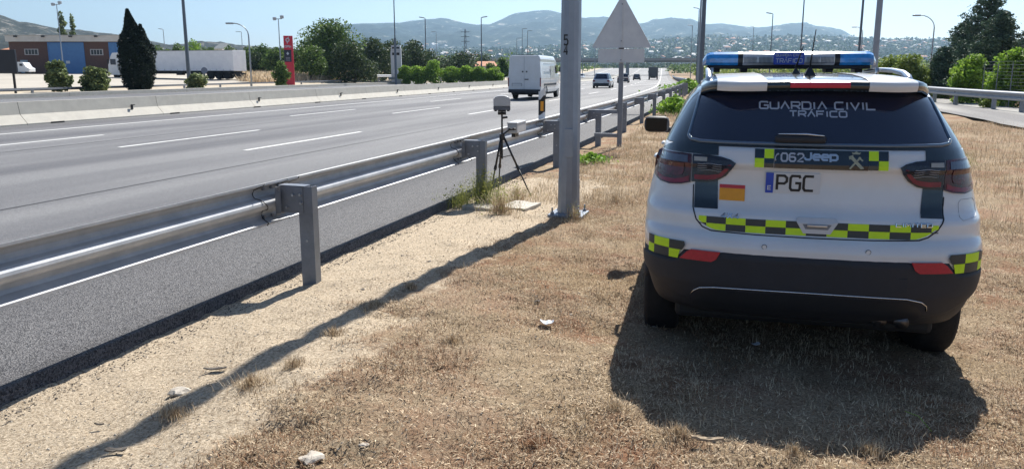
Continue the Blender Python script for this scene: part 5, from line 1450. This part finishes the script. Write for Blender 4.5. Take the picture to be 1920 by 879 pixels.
# ------------------------------------------------------------------ lamp posts and masts
def pole(label, px, D, top, r, style, side=-1, arm=1.2, mat=POLED, group=None, base=None, leanpx=0):
    x, y = spot(px, D); z = gz(x, y) if base is None else base; h = (height(top, D) if top is not None else z+12)-z
    if D > 300: z = min(z, -1)
    t = thing('street_lamp', label, 'lamp post', (x, y, z), AZ, group)
    if style == 'arm':
        pts = [(0, 0, 0), (0, 0, h*.5), (0, 0, h-arm*.8)]+[(side*arm*(1-math.cos(a)), 0, h-arm*.8+arm*.8*math.sin(a)) for a in np.linspace(.3, math.pi/2, 6)]
        n = len(pts); tube('pole', pts, [r]*2+[r*.8]+[r*.6]*(n-3), mat, t, 8)
        box('luminaire', (side*(arm+.3), 0, h-.02), (.75, .28, .16), mat, t, None, .05)
    else:
        cyl('pole', (0, 0, 0), (0, 0, h), r, mat, t, r*.6, 10)
        if style == 'head':
            tube('arm', [(0, 0, h), (side*.3, 0, h+.12)], r*.5, mat, t, 6)
            box('luminaire', (side*.65, 0, h+.16), (.95, .35, .16), mat, t, rotm(0, -side*.15, 0), .05)
        elif style == 'double':
            box('arm', (0, 0, h), (1.0, .08, .08), mat, t)
            for sx in (-1, 1): box('floodlight', (sx*.5, 0, h+.15+(.12 if sx > 0 else -.12)), (.45, .35, .4), mat, t, rotm(.3, 0, 0), .05)
        elif style == 'mast':
            box('luminaire', (side*.8, 0, h), (1.3, .3, .14), mat, t, None, .04)
    return t
pole('street lamp with two angled floodlights in front of the brown warehouse', 119, 112, 9, .09, 'double', mat=POLEG)
pole('tall dark mast rising out of frame over the pale trailer', 353, 72, None, .19, 'mast', mat=POLED)
pole('curved arm street lamp reaching left, right of the trailer end', 470, 76, 44, .085, 'arm', -1, 1.5, mat=POLEG)
pole('distant small lamp above the trees behind the trailer front', 312, 190, 56, .12, 'head', -1, mat=POLEG)
pole('distant thin lamp just behind the curved arm street lamp', 457, 200, 60, .12, 'mast', -1, mat=POLEG)
pole('twin headed lamp post behind the red totem', 527, 104, 36, .09, 'double', mat=POLEG)
g_ = pole('tall thin mast rising out of frame beside the pale grey totem', 742, 98, None, .10, 'mast', mat=POLED)
cyl('mast_sleeve', (0, 0, 0), (0, 0, height(72, 98)-g_.location.z), .16, POLED, g_, n=10)
pole('lamp post with head pointing left above the bright shrubs', 799, 145, 35, .13, 'head', -1)
pole('lamp post with head pointing right, left of the white van', 903, 140, 34, .13, 'head', 1)
pole('faint far mast between two lamps above the dark oaks', 819, 230, 60, .12, 'mast', -1, mat=POLEG)
for lab, px, top, D in (('first of three thin far masts above the van roof', 969, 72, 260), ('second of three thin far masts above the van roof', 979, 54, 230), ('third of three thin far masts above the van roof', 989, 58, 240)):
    pole(lab, px, D, top, .13, 'mast', 1, mat=POLED)
pole('thin lamp mast just right of the numbered lamp post, far off', 1092, 300, 76, .14, 'mast', 1, mat=POLEG)
pole('lamp with head left standing just before the twin thick mast', 1306, 150, 17, .12, 'head', -1)
pole('thick dark mast rising out of frame left of the car roof lights', 1315, 38, None, .125, 'mast', mat=POLED)
pole('pale mast standing tight behind the thick dark mast', 1309, 60, None, .09, 'mast', mat=POLEG)
pole('far thin mast left of the twin masts', 1295, 220, 48, .14, 'mast', mat=POLEG)
pole('lamp post behind the left part of the roof light bar, head left', 1443, 130, 27, .12, 'head', -1)
pole('small far lamp above the hills over the roof light bar', 1409, 240, 51, .14, 'head', -1, mat=POLEG)
pole('thin dark mast above the car aerial rising out of frame', 1499, 85, None, .10, 'mast', mat=POLED)
pole('dark green mast right of the light bar rising out of frame', 1608, 55, None, .10, 'mast', mat=POLED)
pole('thick light grey mast right of the light bar rising out of frame', 1639, 27.5, None, .12, 'mast', mat=POLEG)
pole('small curved lamp between the two right masts', 1612, 120, 51, .08, 'arm', -1, 1.1, mat=POLEG)
pole('curved arm street lamp against the sky left of the conifers', 1744, 74, 29, .07, 'arm', -1, 1.5, mat=POLEG)
pole('far thin mast above the town left of the triangular sign', 1115, 280, 86, .13, 'mast', mat=POLEG)
def pylon():
    D = 300; x, y = spot(873, D); z = -1; h = height(55, D)-z
    t = thing('pylon', 'lattice power pylon above the dark oaks left of the van', 'pylon', (x, y, z), AZ)
    bm = bmesh.new()
    for sx in (-1, 1):
        for sy in (-1, 1): bm_cyl(bm, (sx*.9, sy*.9, 0), (sx*.18, sy*.18, h), .10, .07, 5)
    for k in range(9):
        z0 = h*k/9; z1 = h*(k+1)/9; w0 = .9-.72*k/9; w1 = .9-.72*(k+1)/9
        for s_ in (-1, 1): bm_cyl(bm, (-w0, s_*w0, z0), (w1, s_*w1, z1), .05, n=4); bm_cyl(bm, (w0, s_*w0, z0), (-w1, s_*w1, z1), .05, n=4)
    from_bm('lattice', bm, POLED, t)
    for zz in (h*.74, h*.84, h*.94): box('crossarm', (0, 0, zz), (3.4, .2, .2), POLED, t)
pylon()

# ------------------------------------------------------------------ trees
G_OAK = leaf_mat('oak_leaves', (.016, .036, .014), (.11, .155, .05), .6, .2)
G_TREE = leaf_mat('tree_leaves', (.03, .065, .015), (.20, .30, .07), .6, .3)
G_BRIGHT = leaf_mat('bright_leaves', (.08, .17, .02), (.34, .50, .07), .6, .45)
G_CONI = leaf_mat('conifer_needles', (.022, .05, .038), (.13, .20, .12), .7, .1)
G_CYP = leaf_mat('cypress_needles', (.004, .010, .007), (.018, .035, .018), .8, .05)
G_BUSH = leaf_mat('bush_leaves', (.05, .08, .03), (.30, .36, .14), .6, .25)
G_OLIVE = leaf_mat('olive_leaves', (.08, .13, .025), (.36, .44, .10), .6, .3)
def trunk(parent, h, r, blobs, n=4):
    bm = bmesh.new(); bm_tube(bm, [(0, 0, -.3), (.03*h, 0, h*.3), (0, .02*h, h*.75)], [r, r*.75, r*.35], 7)
    for i in range(n):
        b = blobs[i % len(blobs)]; z0 = h*(.25+.12*i)
        bm_tube(bm, [(0.01*h, 0, z0), (b[0]*.4, b[1]*.4, (z0+b[2])*.5), (b[0]*.85, b[1]*.85, b[2])], [r*.45, r*.3, r*.12], 5)
    return from_bm('trunk', bm, BARK, parent)
def tree(name, label, px, D, top, wpx, mat, n=2200, leaf=.3, base=None, lowz=.12, blobs=9, cat='tree', trunk_r=.18, group=None, shell=.45, seed=None, up=.3, basez=None):
    x, y = spot(px, D); z = gz(x, y) if basez is None else basez
    h = height(top, D)-z; w_ = wpx*1.12/1424*D/2
    t = thing(name, label, cat, (x, y, z), RNG.uniform(0, .3), group)
    B = []
    for i in range(blobs):
        u = RNG.uniform(0, 1); a = RNG.uniform(0, 6.28); zz = h*(lowz+(.84-lowz)*((i+.5)/blobs))
        prof = math.sin(math.pi*min(1, (zz/h)*.85+.12))**.6
        rr = w_*.55*prof*RNG.uniform(.3, 1.0); s = w_*RNG.uniform(.38, .58)
        B.append((rr*math.cos(a)*1.15, rr*math.sin(a), zz, s, s, min(s*.8, h*.26)))
    B.append((0, 0, h*.84, w_*.42, w_*.42, h*.16)); B.append((0, 0, h*.5, w_*.55, w_*.55, h*.32))
    for sx in (-1, 1): B.append((sx*w_*.62, 0, h*(.42+.1*sx*RNG.uniform(-1, 1)), w_*.38, w_*.38, h*.2))
    P, dr, idx = blob_points(B, n, shell); P = P[P[:, 2] > .02*h]; dr = dr[:len(P)]
    tone = np.clip(RNG.beta(1.4, 2.0, len(P))+.15*np.sin(idx[:len(P)]*2.4), 0, 1)
    cr = big_mesh('crown', leaves(P, leaf, up=up), 4, mat, tone, t)
    trunk(t, h*.8, trunk_r, B)
    return t
# left side planting
def cypress():
    D = 66; x, y = spot(258, D); z = gz(x, y); t = thing('cypress_tree', 'dark flame shaped cypress in front of the lorry', 'tree', (x, y, z), AZ)
    k = D/1424; Q = lambda py: height(py, D)-z
    P = []; N = 30000
    prof = [(0, 17), (.06, 24), (.2, 29), (.45, 31), (.55, 29), (.66, 22), (.78, 12), (.9, 6), (1.0, 1)]
    h = Q(18); u = RNG.uniform(0, 1, N)**.9; w_ = np.interp(u, [p[0] for p in prof], [p[1] for p in prof])*k
    a = RNG.uniform(0, 6.28, N); rr = w_*RNG.uniform(.35, 1.0, N)**.5*(1+.12*np.sin(a*7+u*22))
    cx = np.interp(u, [0, .5, 1], [0, 1, -10])*k
    Pm = np.stack([cx+rr*np.cos(a), rr*np.sin(a), u*h], 1)
    M = 2500; u2 = RNG.uniform(0, 1, M); h2 = Q(46); w2 = np.interp(u2, [0, .5, .8, 1], [10, 14, 8, 1])*k; a2 = RNG.uniform(0, 6.28, M)
    P2 = np.stack([8*k+w2*np.cos(a2)*RNG.uniform(.4, 1, M), w2*np.sin(a2), h2*(.45+.55*u2)], 1)
    P2[:, 0] += 4*k
    P = np.concatenate([Pm, P2]); L_ = leaves(P, .21, up=0, asp=.4)
    big_mesh('crown', L_, 4, G_CYP, RNG.beta(1.2, 2, len(P)), t)
    trunk(t, h*.5, .2, [(0, 0, 2, 1, 1, 1)], 2)
cypress()
BG = 'bushes planted along the far guardrail'
tree('bush', 'tall spiky grey green bush left of the blue warehouse door', 109, 60, 112, 52, G_BUSH, 3600, .26, cat='bush', trunk_r=.05, group=BG, shell=.5, lowz=.06, up=.6)
tree('bush', 'rounded grey green bush below the right brick wall of the warehouse', 177, 61, 126, 56, G_BUSH, 3600, .25, cat='bush', trunk_r=.05, group=BG, shell=.5, lowz=.06, up=.6)
tree('bush', 'low bush in front of the trailer by the dark mast', 366, 69, 138, 46, G_BUSH, 2400, .25, cat='bush', trunk_r=.05, group=BG, shell=.5, lowz=.06, up=.6)
tree('bush', 'dark bush covering the foot of the red totem', 527, 80, 114, 36, G_TREE, 2600, .26, cat='bush', trunk_r=.05, group=BG, shell=.5, lowz=.06, up=.6)
tree('poplar_tree', 'slender poplar showing above the warehouse roof', 124, 175, 19, 22, G_BUSH, 2500, .5, cat='tree', blobs=7)
tree('poplar_tree', 'second shorter poplar just right of the slender one above the roof', 144, 178, 25, 17, G_BUSH, 1800, .5, cat='tree', blobs=6)
tl = 'green tree in the row behind the trailer'
for i, (px, top, w_, D, m_, lb) in enumerate(((300, 84, 44, 170, G_TREE, 'low green tree at the left end of the row behind the trailer'), (335, 80, 40, 172, G_TREE, 'green tree left of the dark mast behind the trailer'),
    (365, 73, 40, 168, G_BRIGHT, 'lighter green tree right of the dark mast behind the trailer'), (400, 88, 40, 160, G_TREE, 'low tree in front of the grey gable roof'),
    (432, 84, 40, 150, G_TREE, 'dark green tree just above the trailer tail'), (468, 86, 44, 140, G_TREE, 'green tree behind the curved arm street lamp'),
    (496, 82, 46, 132, G_TREE, 'green tree midway between curved lamp and red totem'), (530, 88, 40, 128, G_TREE, 'green tree directly behind the red totem'))):
    tree('broadleaf_tree', lb, px, D, top, w_, m_, 2300, .42, group='tree row behind the trailer', lowz=.05, blobs=10)
for (px, D, top, w_, m_, lb) in ((318, 158, 92, 50, G_TREE, 'low green tree filling behind the cypress edge and trailer'), (383, 156, 90, 54, G_TREE, 'leafy tree low behind the middle of the trailer'), (450, 145, 96, 50, G_OAK, 'dark low tree right behind the trailer tail'),
    (482, 130, 98, 50, G_OAK, 'dark low tree behind the foot of the curved arm lamp'), (512, 126, 92, 48, G_TREE, 'green tree left of the red totem base'), (556, 122, 92, 46, G_OAK, 'dark tree just right of the red totem')):
    tree('broadleaf_tree', lb, px, D, top, w_, m_, 2600, .42, group='tree row behind the trailer', lowz=.03, blobs=11)
tree('broadleaf_tree', 'largest rounded tree in the middle left, right of the red totem', 615, 112, 34, 128, G_TREE, 13000, .36, lowz=.10, blobs=20, trunk_r=.28)
tree('broadleaf_tree', 'low branched tree with bare trunk left under the largest tree', 582, 104, 84, 62, G_TREE, 3000, .32, lowz=.3, blobs=9, trunk_r=.2)
tree('broadleaf_tree', 'dense dark tree under the right side of the largest one', 664, 108, 78, 92, G_OAK, 6500, .34, lowz=.04, blobs=12)
tree('broadleaf_tree', 'dark green tree between the largest tree and the grey totem', 700, 118, 70, 84, G_OAK, 6000, .36, lowz=.04, blobs=12)
tree('broadleaf_tree', 'dark tree directly behind the grey totem', 738, 124, 72, 66, G_OAK, 4400, .36, lowz=.04, blobs=10)
tree('oak_tree', 'brownish dark oak right of the grey totem', 777, 128, 74, 74, G_OAK, 5000, .38, lowz=.04, blobs=12)
tree('oak_tree', 'smaller dark oak under the lamp with head pointing left', 806, 134, 92, 56, G_OAK, 3200, .38, lowz=.04)
tree('oak_tree', 'wide low dark oak below the power pylon', 862, 150, 96, 84, G_OAK, 4600, .42, lowz=.04, blobs=12)
tree('oak_tree', 'small dark oak above the orange roofed house', 905, 200, 101, 44, G_OAK, 1800, .5, lowz=.04)
tree('broadleaf_tree', 'mid green tree left edge of the van', 941, 110, 107, 30, G_TREE, 2200, .34, lowz=.04)
tree('broadleaf_tree', 'mid green tree between right pointing lamp and van', 920, 118, 118, 34, G_TREE, 2000, .34, lowz=.04)
SB = 'bright shrubs beyond the far guardrail'
for i, (px, top, w_, lb) in enumerate(((758, 122, 30, 'bright shrub touching the grey totem'), (788, 124, 42, 'bright shrub left of the no entry sign'), (815, 111, 44, 'tallest bright shrub left of the no entry sign'), (848, 124, 42, 'bright shrub right of the no entry sign'),
                               (874, 123, 42, 'bright shrub below the pylon'), (900, 124, 40, 'bright shrub at the foot of the right pointing lamp'), (925, 126, 38, 'bright shrub nearest the van'))):
    tree('shrub', lb, px, 103, top, w_, G_BRIGHT, 2600, .26, cat='shrub', trunk_r=.05, group=SB, lowz=.04, blobs=7)
# small houses behind
def house(label, px0, px1, D, eave, ridge, base=-.5, wall=WALLW, roof=TILE, name='house', cat='house'):
    x, y = spot((px0+px1)/2, D); L = (px1-px0)/1424*D; t = thing(name, label, cat, (x, y, base), AZ)
    ze, zr = height(eave, D)-base, height(ridge, D)-base; dep = 9
    w_ = box('wall', (0, dep/2, ze/2), (L*.94, dep, ze), wall, t)
    V = [(-L/2, -.4, ze), (L/2, -.4, ze), (L/2, dep+.4, ze), (-L/2, dep+.4, ze), (-L/2*.72, dep/2, zr), (L/2*.72, dep/2, zr)]
    mk('roof', V, [(0, 1, 5, 4), (1, 2, 5), (2, 3, 4, 5), (3, 0, 4), (3, 2, 1, 0)], roof, t)
    for k in (-.25, .25): box('window', (L*k, -.02, ze*.6), (L*.12, .06, ze*.25), WIN, t)
house('low house with terracotta roof showing between oaks left of the van', 888, 932, 165, 124, 115)
house('grey gabled house roof peeking above the trees behind the trailer', 402, 420, 200, 92, 80, roof=pm('slate_grey_roof', (.14, .16, .17), .8, var=.15, vscale=1))
house('pinkish roofed low building above the distant trees at far left', 0, 26, 220, 95, 89)
# right side
def conifer(label, px, D, top, wpx, n, base_py=None, seed=0, mat=G_CONI, leaf=.16):
    x, y = spot(px, D); z = gz(x, y); h = (height(top, D))-z; w_ = wpx/1424*D/2
    t = thing('conifer_tree', label, 'tree', (x, y, z), 0)
    P = []; tone = []; bm = bmesh.new(); bm_tube(bm, [(0, 0, -.3), (0, 0, h*.5), (.1, 0, h*.97)], [.2, .14, .03], 8)
    nb = int(85)
    for i in range(nb):
        u = (i+.5)/nb; zz = h*(.03+.95*u); R = w_*(1-u)**.62*RNG.uniform(.45, 1.22)+.15; a = i*2.4+RNG.uniform(-.4, .4)
        dirv = np.array([math.cos(a), math.sin(a), 0]); m = int(n/nb*(1.35-.8*u))
        tt = RNG.uniform(.15, 1, m)**.75; lift = .16*R*tt-.02*R*np.sin(tt*3.1)
        C = dirv[None]*(R*tt)[:, None]+np.stack([np.zeros(m), np.zeros(m), zz+lift], 1)
        C += RNG.normal(0, 1, (m, 3))*np.array([.17, .17, .11])*(.5+.9*(R/w_))*(1.1-.4*tt)[:, None]
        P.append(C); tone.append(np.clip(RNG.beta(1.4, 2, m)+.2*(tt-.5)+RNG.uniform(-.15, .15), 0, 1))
        if i % 2 == 0: bm_tube(bm, [(0, 0, zz), tuple(dirv*R*.5+np.array([0, 0, zz+.05*R])), tuple(dirv*R*.9+np.array([0, 0, zz+.14*R]))], [.05, .03, .01], 4)
    from_bm('trunk', bm, BARK, t)
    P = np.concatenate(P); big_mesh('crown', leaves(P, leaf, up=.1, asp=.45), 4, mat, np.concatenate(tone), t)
conifer('tallest dark conifer at the right, its top out of frame', 1842, 47, -16, 150, 26000)
conifer('broad blue green conifer in front of the tallest one', 1868, 41.5, 22, 150, 24000, leaf=.15)
conifer('dark conifer forming the left shoulder of the conifer group', 1800, 50, 40, 112, 17000)
conifer('low dark conifer at the foot of the conifer group, left side', 1768, 46, 90, 84, 8000)
conifer('conifer at the right edge of the photo behind bright foliage', 1925, 48, 55, 100, 11000)
tree('bush', 'wide olive green bush behind the right end of the roof light bar', 1668, 48, 103, 66, G_OLIVE, 5200, .16, cat='bush', trunk_r=.06, lowz=.04, blobs=12, up=.5)
tree('bush', 'olive green bush between the light grey mast and the low conifer', 1712, 46, 100, 62, G_OLIVE, 5200, .16, cat='bush', trunk_r=.06, lowz=.04, blobs=12, up=.5)
tree('bush', 'bright green leafy sapling in front of the conifers', 1826, 37.5, 100, 76, G_BRIGHT, 6500, .15, cat='bush', trunk_r=.05, lowz=.05, blobs=13, up=.4, shell=.6)
tree('bush', 'bright green foliage at the right edge above the guardrail', 1905, 34.5, 88, 88, G_BRIGHT, 8000, .15, cat='bush', trunk_r=.06, lowz=.04, blobs=15, up=.4)
tree('bush', 'small green plant under the right guardrail beam', 1770, 44, 164, 34, G_OLIVE, 1200, .12, cat='bush', trunk_r=.03, lowz=.05, up=.5)
tree('bush', 'low weedy shrub at the foot of the right guardrail post', 1862, 32.6, 178, 34, G_OLIVE, 1100, .10, cat='bush', trunk_r=.02, lowz=.05, up=.5)
def wire_fence():
    t = thing('wire_fence', 'thin galvanised wire mesh fence behind the right guardrail in front of the foliage', 'fence')
    a = Vector((*spot(1846, 35.2), 0)); b = Vector((*spot(1990, 30.5), 0)); n = 5
    za = gz(a.x, a.y)
    for i in range(n+1):
        p = a+(b-a)*i/n; cyl('post', (p.x, p.y, za-.2), (p.x, p.y, za+2.0), .018, GALVP, t, n=8)
    for k in range(13): cyl('wire', (a.x, a.y, za+.25+k*.15), (b.x, b.y, za+.25+k*.15), .0035, GALVP, t, n=4)
wire_fence()

# ------------------------------------------------------------------ overpass
def overpass():
    D = 300; A = Vector((*spot(770, D+8), 0)); B = Vector((*spot(1350, D-6), 0)); d = B-A; L = d.length; rot = math.atan2(d.y, d.x)
    t = thing('overpass', 'long grey concrete overpass crossing the motorway in the distance', 'bridge', (A.x, A.y, 0), rot)
    zb, zm, zt = height(117.2, D), height(113.5, D), height(107, D)
    OC = pm('overpass_concrete', (.34, .34, .34), .9, var=.15, vscale=.3)
    box('deck', (L/2, 5, (zb+zm)/2+.05), (L, 9, zm-zb), pm('overpass_beam', (.17, .18, .19), .9, var=.15, vscale=.3), t)
    box('parapet', (L/2, .2, (zm+zt)/2-.3), (L, .3, zt-zm-.4), OC, t); box('parapet', (L/2, 9.8, (zm+zt)/2-.3), (L, .3, zt-zm-.4), OC, t)
    box('railing', (L/2, .2, zt-.1), (L, .1, .12), POLED, t)
    for i in range(60): box('railing_post', (L*(i+.5)/60, .2, zt-.45), (.08, .08, .7), POLED, t)
    for px in (880, 1030, 1183, 1318):
        x = (px-770)/1424*D*1.0*L/((1350-770)/1424*D)
        for y in (2.5, 7.5): box('pier', (x, y, zb/2-1.5), (1.1, 1.1, zb+3), OC, t)
    return t
overpass()
# distant trees below and beyond the overpass
def far_wood(label, pxs, D0, D1, tops, n, leaf, mat, basez=-1.5, name='distant_trees'):
    P = []; T = []
    for i in range(n):
        px = RNG.uniform(*pxs); D = RNG.uniform(D0, D1); x, y = spot(px, D)
        o_, s_ = inv(x, y) if x > -RR+50 else (-999, 0)
        if -47 < o_ < -1 and s_ < 520: continue
        zt = height(RNG.uniform(*tops), D); w_ = RNG.uniform(2.2, 5)*(D/300)**.5; zb = basez; hh = zt-zb
        m = 90; d = RNG.normal(size=(m, 3)); d /= np.linalg.norm(d, axis=1, keepdims=True); d *= (RNG.uniform(0, 1, m)**.4)[:, None]
        P.append(np.array([x, y, zb+hh*.52])+d*np.array([w_, w_, hh*.5])); T.append(np.clip(RNG.beta(1.4, 2, m)+RNG.uniform(-.25, .35), 0, 1))
    P = np.concatenate(P); o = big_mesh(name, leaves(P, leaf), 4, mat, np.concatenate(T)); tag(o, label, 'trees', kind='stuff')
far_wood('mass of small trees far off below and beyond the overpass', (940, 1330), 320, 520, (118, 126), 260, 1.1, G_TREE)
far_wood('band of trees along the left horizon behind the tree row', (-200, 960), 230, 420, (98, 118), 420, 1.0, G_TREE)
far_wood('mass of trees beyond the car roof on the right horizon', (1310, 2150), 170, 420, (104, 120), 300, .9, G_OLIVE)
far_wood('belt of low trees across the plain before the town', (500, 2000), 560, 1000, (116, 124), 420, 2.0, G_OAK)

# ------------------------------------------------------------------ hills and town
def skyline(xs, ys): 
    return lambda px: float(np.interp(px, xs, ys))
def hill(name, label, px0, px1, D0, D1, sky_, nD, mat, amp, freq, shape=1.3, step=6, base=124):
    pxs = np.arange(px0, px1+1, step); V, Fc = [], []
    for j in range(nD+1):
        v = j/nD; D = D0+(D1-D0)*v
        for px in pxs:
            x, y = spot(px, D); zr = height(sky_(px), D1)
            zb = height(base, D0)
            hgt = zb+(zr-zb)*v**shape
            nz_ = mnoise.fractal(Vector((x*freq, y*freq, 0)), .9, 2.1, 6)
            rd_ = 1-abs(mnoise.noise(Vector((x*freq*.6, y*freq*.6, 5))))*2
            hgt += (nz_+.35*rd_)*amp*min(1, v*3)*(1-.8*max(0, v-.85)/.15)*(1 if v < 1 else .35)
            V.append((x, y, hgt))
    n = len(pxs)
    for px in pxs:   # back side
        x, y = spot(px, D1*1.25); V.append((x, y, -5))
    rows = nD+2
    for j in range(rows-1):
        for i in range(n-1): Fc.append((j*n+i, j*n+i+1, (j+1)*n+i+1, (j+1)*n+i))
    o = mk(name, V, Fc, mat, None, True); o['kind'] = 'structure'
    return o
def hill_mat(name, scrub, rockc, sc, rock_at=.60):
    m = bpy.data.materials.new(name); m.use_nodes = True; n = m.node_tree.nodes; l = m.node_tree.links
    b = n['Principled BSDF']; b.inputs['Roughness'].default_value = 1; b.inputs['Specular IOR Level'].default_value = .1
    tc = n.new('ShaderNodeTexCoord')
    t = n.new('ShaderNodeTexNoise'); t.inputs['Scale'].default_value = sc; t.inputs['Detail'].default_value = 9; t.inputs['Roughness'].default_value = .75
    l.new(tc.outputs['Object'], t.inputs['Vector'])
    r = n.new('ShaderNodeValToRGB'); r.color_ramp.elements[0].position = .40; r.color_ramp.elements[0].color = (*[c*.5 for c in scrub], 1)
    r.color_ramp.elements[1].position = rock_at+.08; r.color_ramp.elements[1].color = (*rockc, 1)
    e = r.color_ramp.elements.new(rock_at-.02); e.color = (*scrub, 1)
    l.new(t.outputs['Fac'], r.inputs['Fac']); l.new(r.outputs['Color'], b.inputs['Base Color'])
    bp = n.new('ShaderNodeBump'); bp.inputs['Strength'].default_value = .8; bp.inputs['Distance'].default_value = .6/sc*.3
    l.new(t.outputs['Fac'], bp.inputs['Height']); l.new(bp.outputs['Normal'], b.inputs['Normal'])
    return m
HM = hill_mat('mountain_scrub', (.018, .032, .018), (.42, .38, .32), .014, .59)
HM2 = hill_mat('rocky_hill', (.045, .050, .040), (.30, .27, .24), .05, .57)
sk1 = skyline([560, 620, 665, 700, 730, 760, 800, 830, 860, 895, 920, 950, 975, 1000, 1030, 1050, 1070, 1090, 1130, 1170, 1210, 1250, 1290, 1320, 1350, 1400, 1430, 1470, 1500, 1540, 1570, 1600, 1650, 1800, 2300],
              [98, 62, 50, 46, 44, 44, 39, 37, 43, 48, 46, 33, 27, 21.5, 21, 25, 33, 37, 35, 44, 46, 39, 38, 46, 44, 51, 53, 48.5, 47, 50, 57, 74, 82, 88, 96])
hill('mountain', '', 520, 2300, 2300, 4300, sk1, 60, HM, 48, .0030, 1.15, 7, 118)
sk3 = skyline([700, 1000, 1150, 1250, 1320, 1400, 1480, 1560, 1620, 1660, 1760, 1900, 2300], [100, 92, 84, 74, 70, 72, 69, 71, 75, 76, 77, 79, 84])
hill('hill', '', 700, 2400, 1300, 2300, sk3, 34, HM, 12, .005, 1.0, 8, 121)
sk2 = skyline([-400, -100, 0, 20, 45, 60, 90, 120, 160, 200, 250, 290, 320, 420, 520, 640], [20, 24, 24, 31, 42, 43, 49, 55, 61, 65, 69, 78, 84, 89, 92, 100])
hill('hill', '', -500, 660, 700, 1300, sk2, 40, HM2, 11, .010, 1.2, 7, 120)
# town on the lower slopes
def town(label, pxr, Dr, pyr, n, seed, prob=None):
    r = np.random.default_rng(seed); V, Fc, MI = [], [], []
    hillobs = None
    k = 0
    while k < n:
        px = r.uniform(*pxr); D = Dr[0]+(Dr[1]-Dr[0])*r.uniform()**.8
        if prob and r.uniform() > prob(px, D): continue
        v = (D-Dr[2])/(Dr[3]-Dr[2]); x, y = spot(px, D)
        if Dr[4] == 1: zb = height(121, 1300); zr = height(sk3(px), 2300); z = zb+(zr-zb)*v
        else: zb = height(118, 2300); zr = height(sk1(px), 4300); z = zb+(zr-zb)*max(0, v)**1.15
        s = r.uniform(4, 9); b = r.uniform(4, 7); hh = r.uniform(3, 7); a = r.uniform(0, 1.5); z += 3
        c, s_ = math.cos(a), math.sin(a); base = len(V)
        for zz in (z-14, z+hh*.6):
            for ux, uy in ((-s, -b), (s, -b), (s, b), (-s, b)): V.append((x+ux*c-uy*s_, y+ux*s_+uy*c, zz))
        V += [(x-s*.6*c, y-s*.6*s_, z+hh*.6+3), (x+s*.6*c, y+s*.6*s_, z+hh*.6+3)]
        m_ = r.choice([0, 0, 0, 1, 2])
        for q in ((0, 1, 5, 4), (1, 2, 6, 5), (2, 3, 7, 6), (3, 0, 4, 7)): Fc.append(tuple(base+i for i in q)); MI.append(0 if m_ != 2 else 2)
        for q in ((4, 5, 9, 8), (5, 6, 9), (6, 7, 8, 9), (7, 4, 8)): Fc.append(tuple(base+i for i in q)); MI.append(1 if m_ else 0)
        k += 1
    o = mk('town_houses', V, Fc, None, None, False, [pm('town_white', (.62, .60, .57), .8, var=.08, vscale=.01), TILE, pm('town_cream', (.62, .54, .42), .8, var=.08, vscale=.01)], MI)
    tag(o, label, 'town', kind='stuff')
cl = lambda px, D: .12+.88*sstep(.0, .25, mnoise.noise(Vector((px*.012, D*.004, 3))))
town('town of small white houses spread over the near slope', (780, 1980), (1310, 2150, 1300, 2300, 1), None, 300, 5, cl)
town('far white houses dotted over the lower mountain side', (760, 1620), (2320, 3150, 2300, 4300, 2), None, 260, 6, cl)
def slope_trees(n, seed):
    r = np.random.default_rng(seed); P = []
    for _ in range(n):
        px = r.uniform(700, 2100); D = r.uniform(1310, 2280); v = (D-1300)/1000; x, y = spot(px, D)
        z = height(121, 1300)+(height(sk3(px), 2300)-height(121, 1300))*v
        w_ = r.uniform(5, 11); m = 6
        d = r.normal(size=(m, 3))*np.array([w_*.5, w_*.5, w_*.32]); P.append(np.array([x, y, z+5])+d)
    P = np.concatenate(P); o = big_mesh('slope_trees', leaves(P, 8.0, up=.8, asp=.8), 4, G_OAK, RNG.beta(1.5, 2, len(P)))
    tag(o, 'dark scrub and trees between the houses on the near slope', 'trees', kind='stuff')
slope_trees(3200, 8)

# ------------------------------------------------------------------ haze
def haze():
    bm = bmesh.new(); bm_box(bm, (0, 0, 250), (14000, 14000, 1)); bm.free()
    m = bpy.data.materials.new('haze_air'); m.use_nodes = True; n = m.node_tree.nodes; l = m.node_tree.links
    n.remove(n['Principled BSDF'])
    v = n.new('ShaderNodeVolumePrincipled'); v.inputs['Color'].default_value = (.48, .73, 1.0, 1); v.inputs['Density'].default_value = HAZE
    v.inputs['Anisotropy'].default_value = .5
    l.new(v.outputs[0], n['Material Output'].inputs['Volume'])
    o = box('haze', (0, 0, 190), (11600, 11600, 440), m); o['kind'] = 'stuff'; o['label'] = 'thin pale blue summer haze over the whole valley'
HAZE = 1.25e-4
haze()
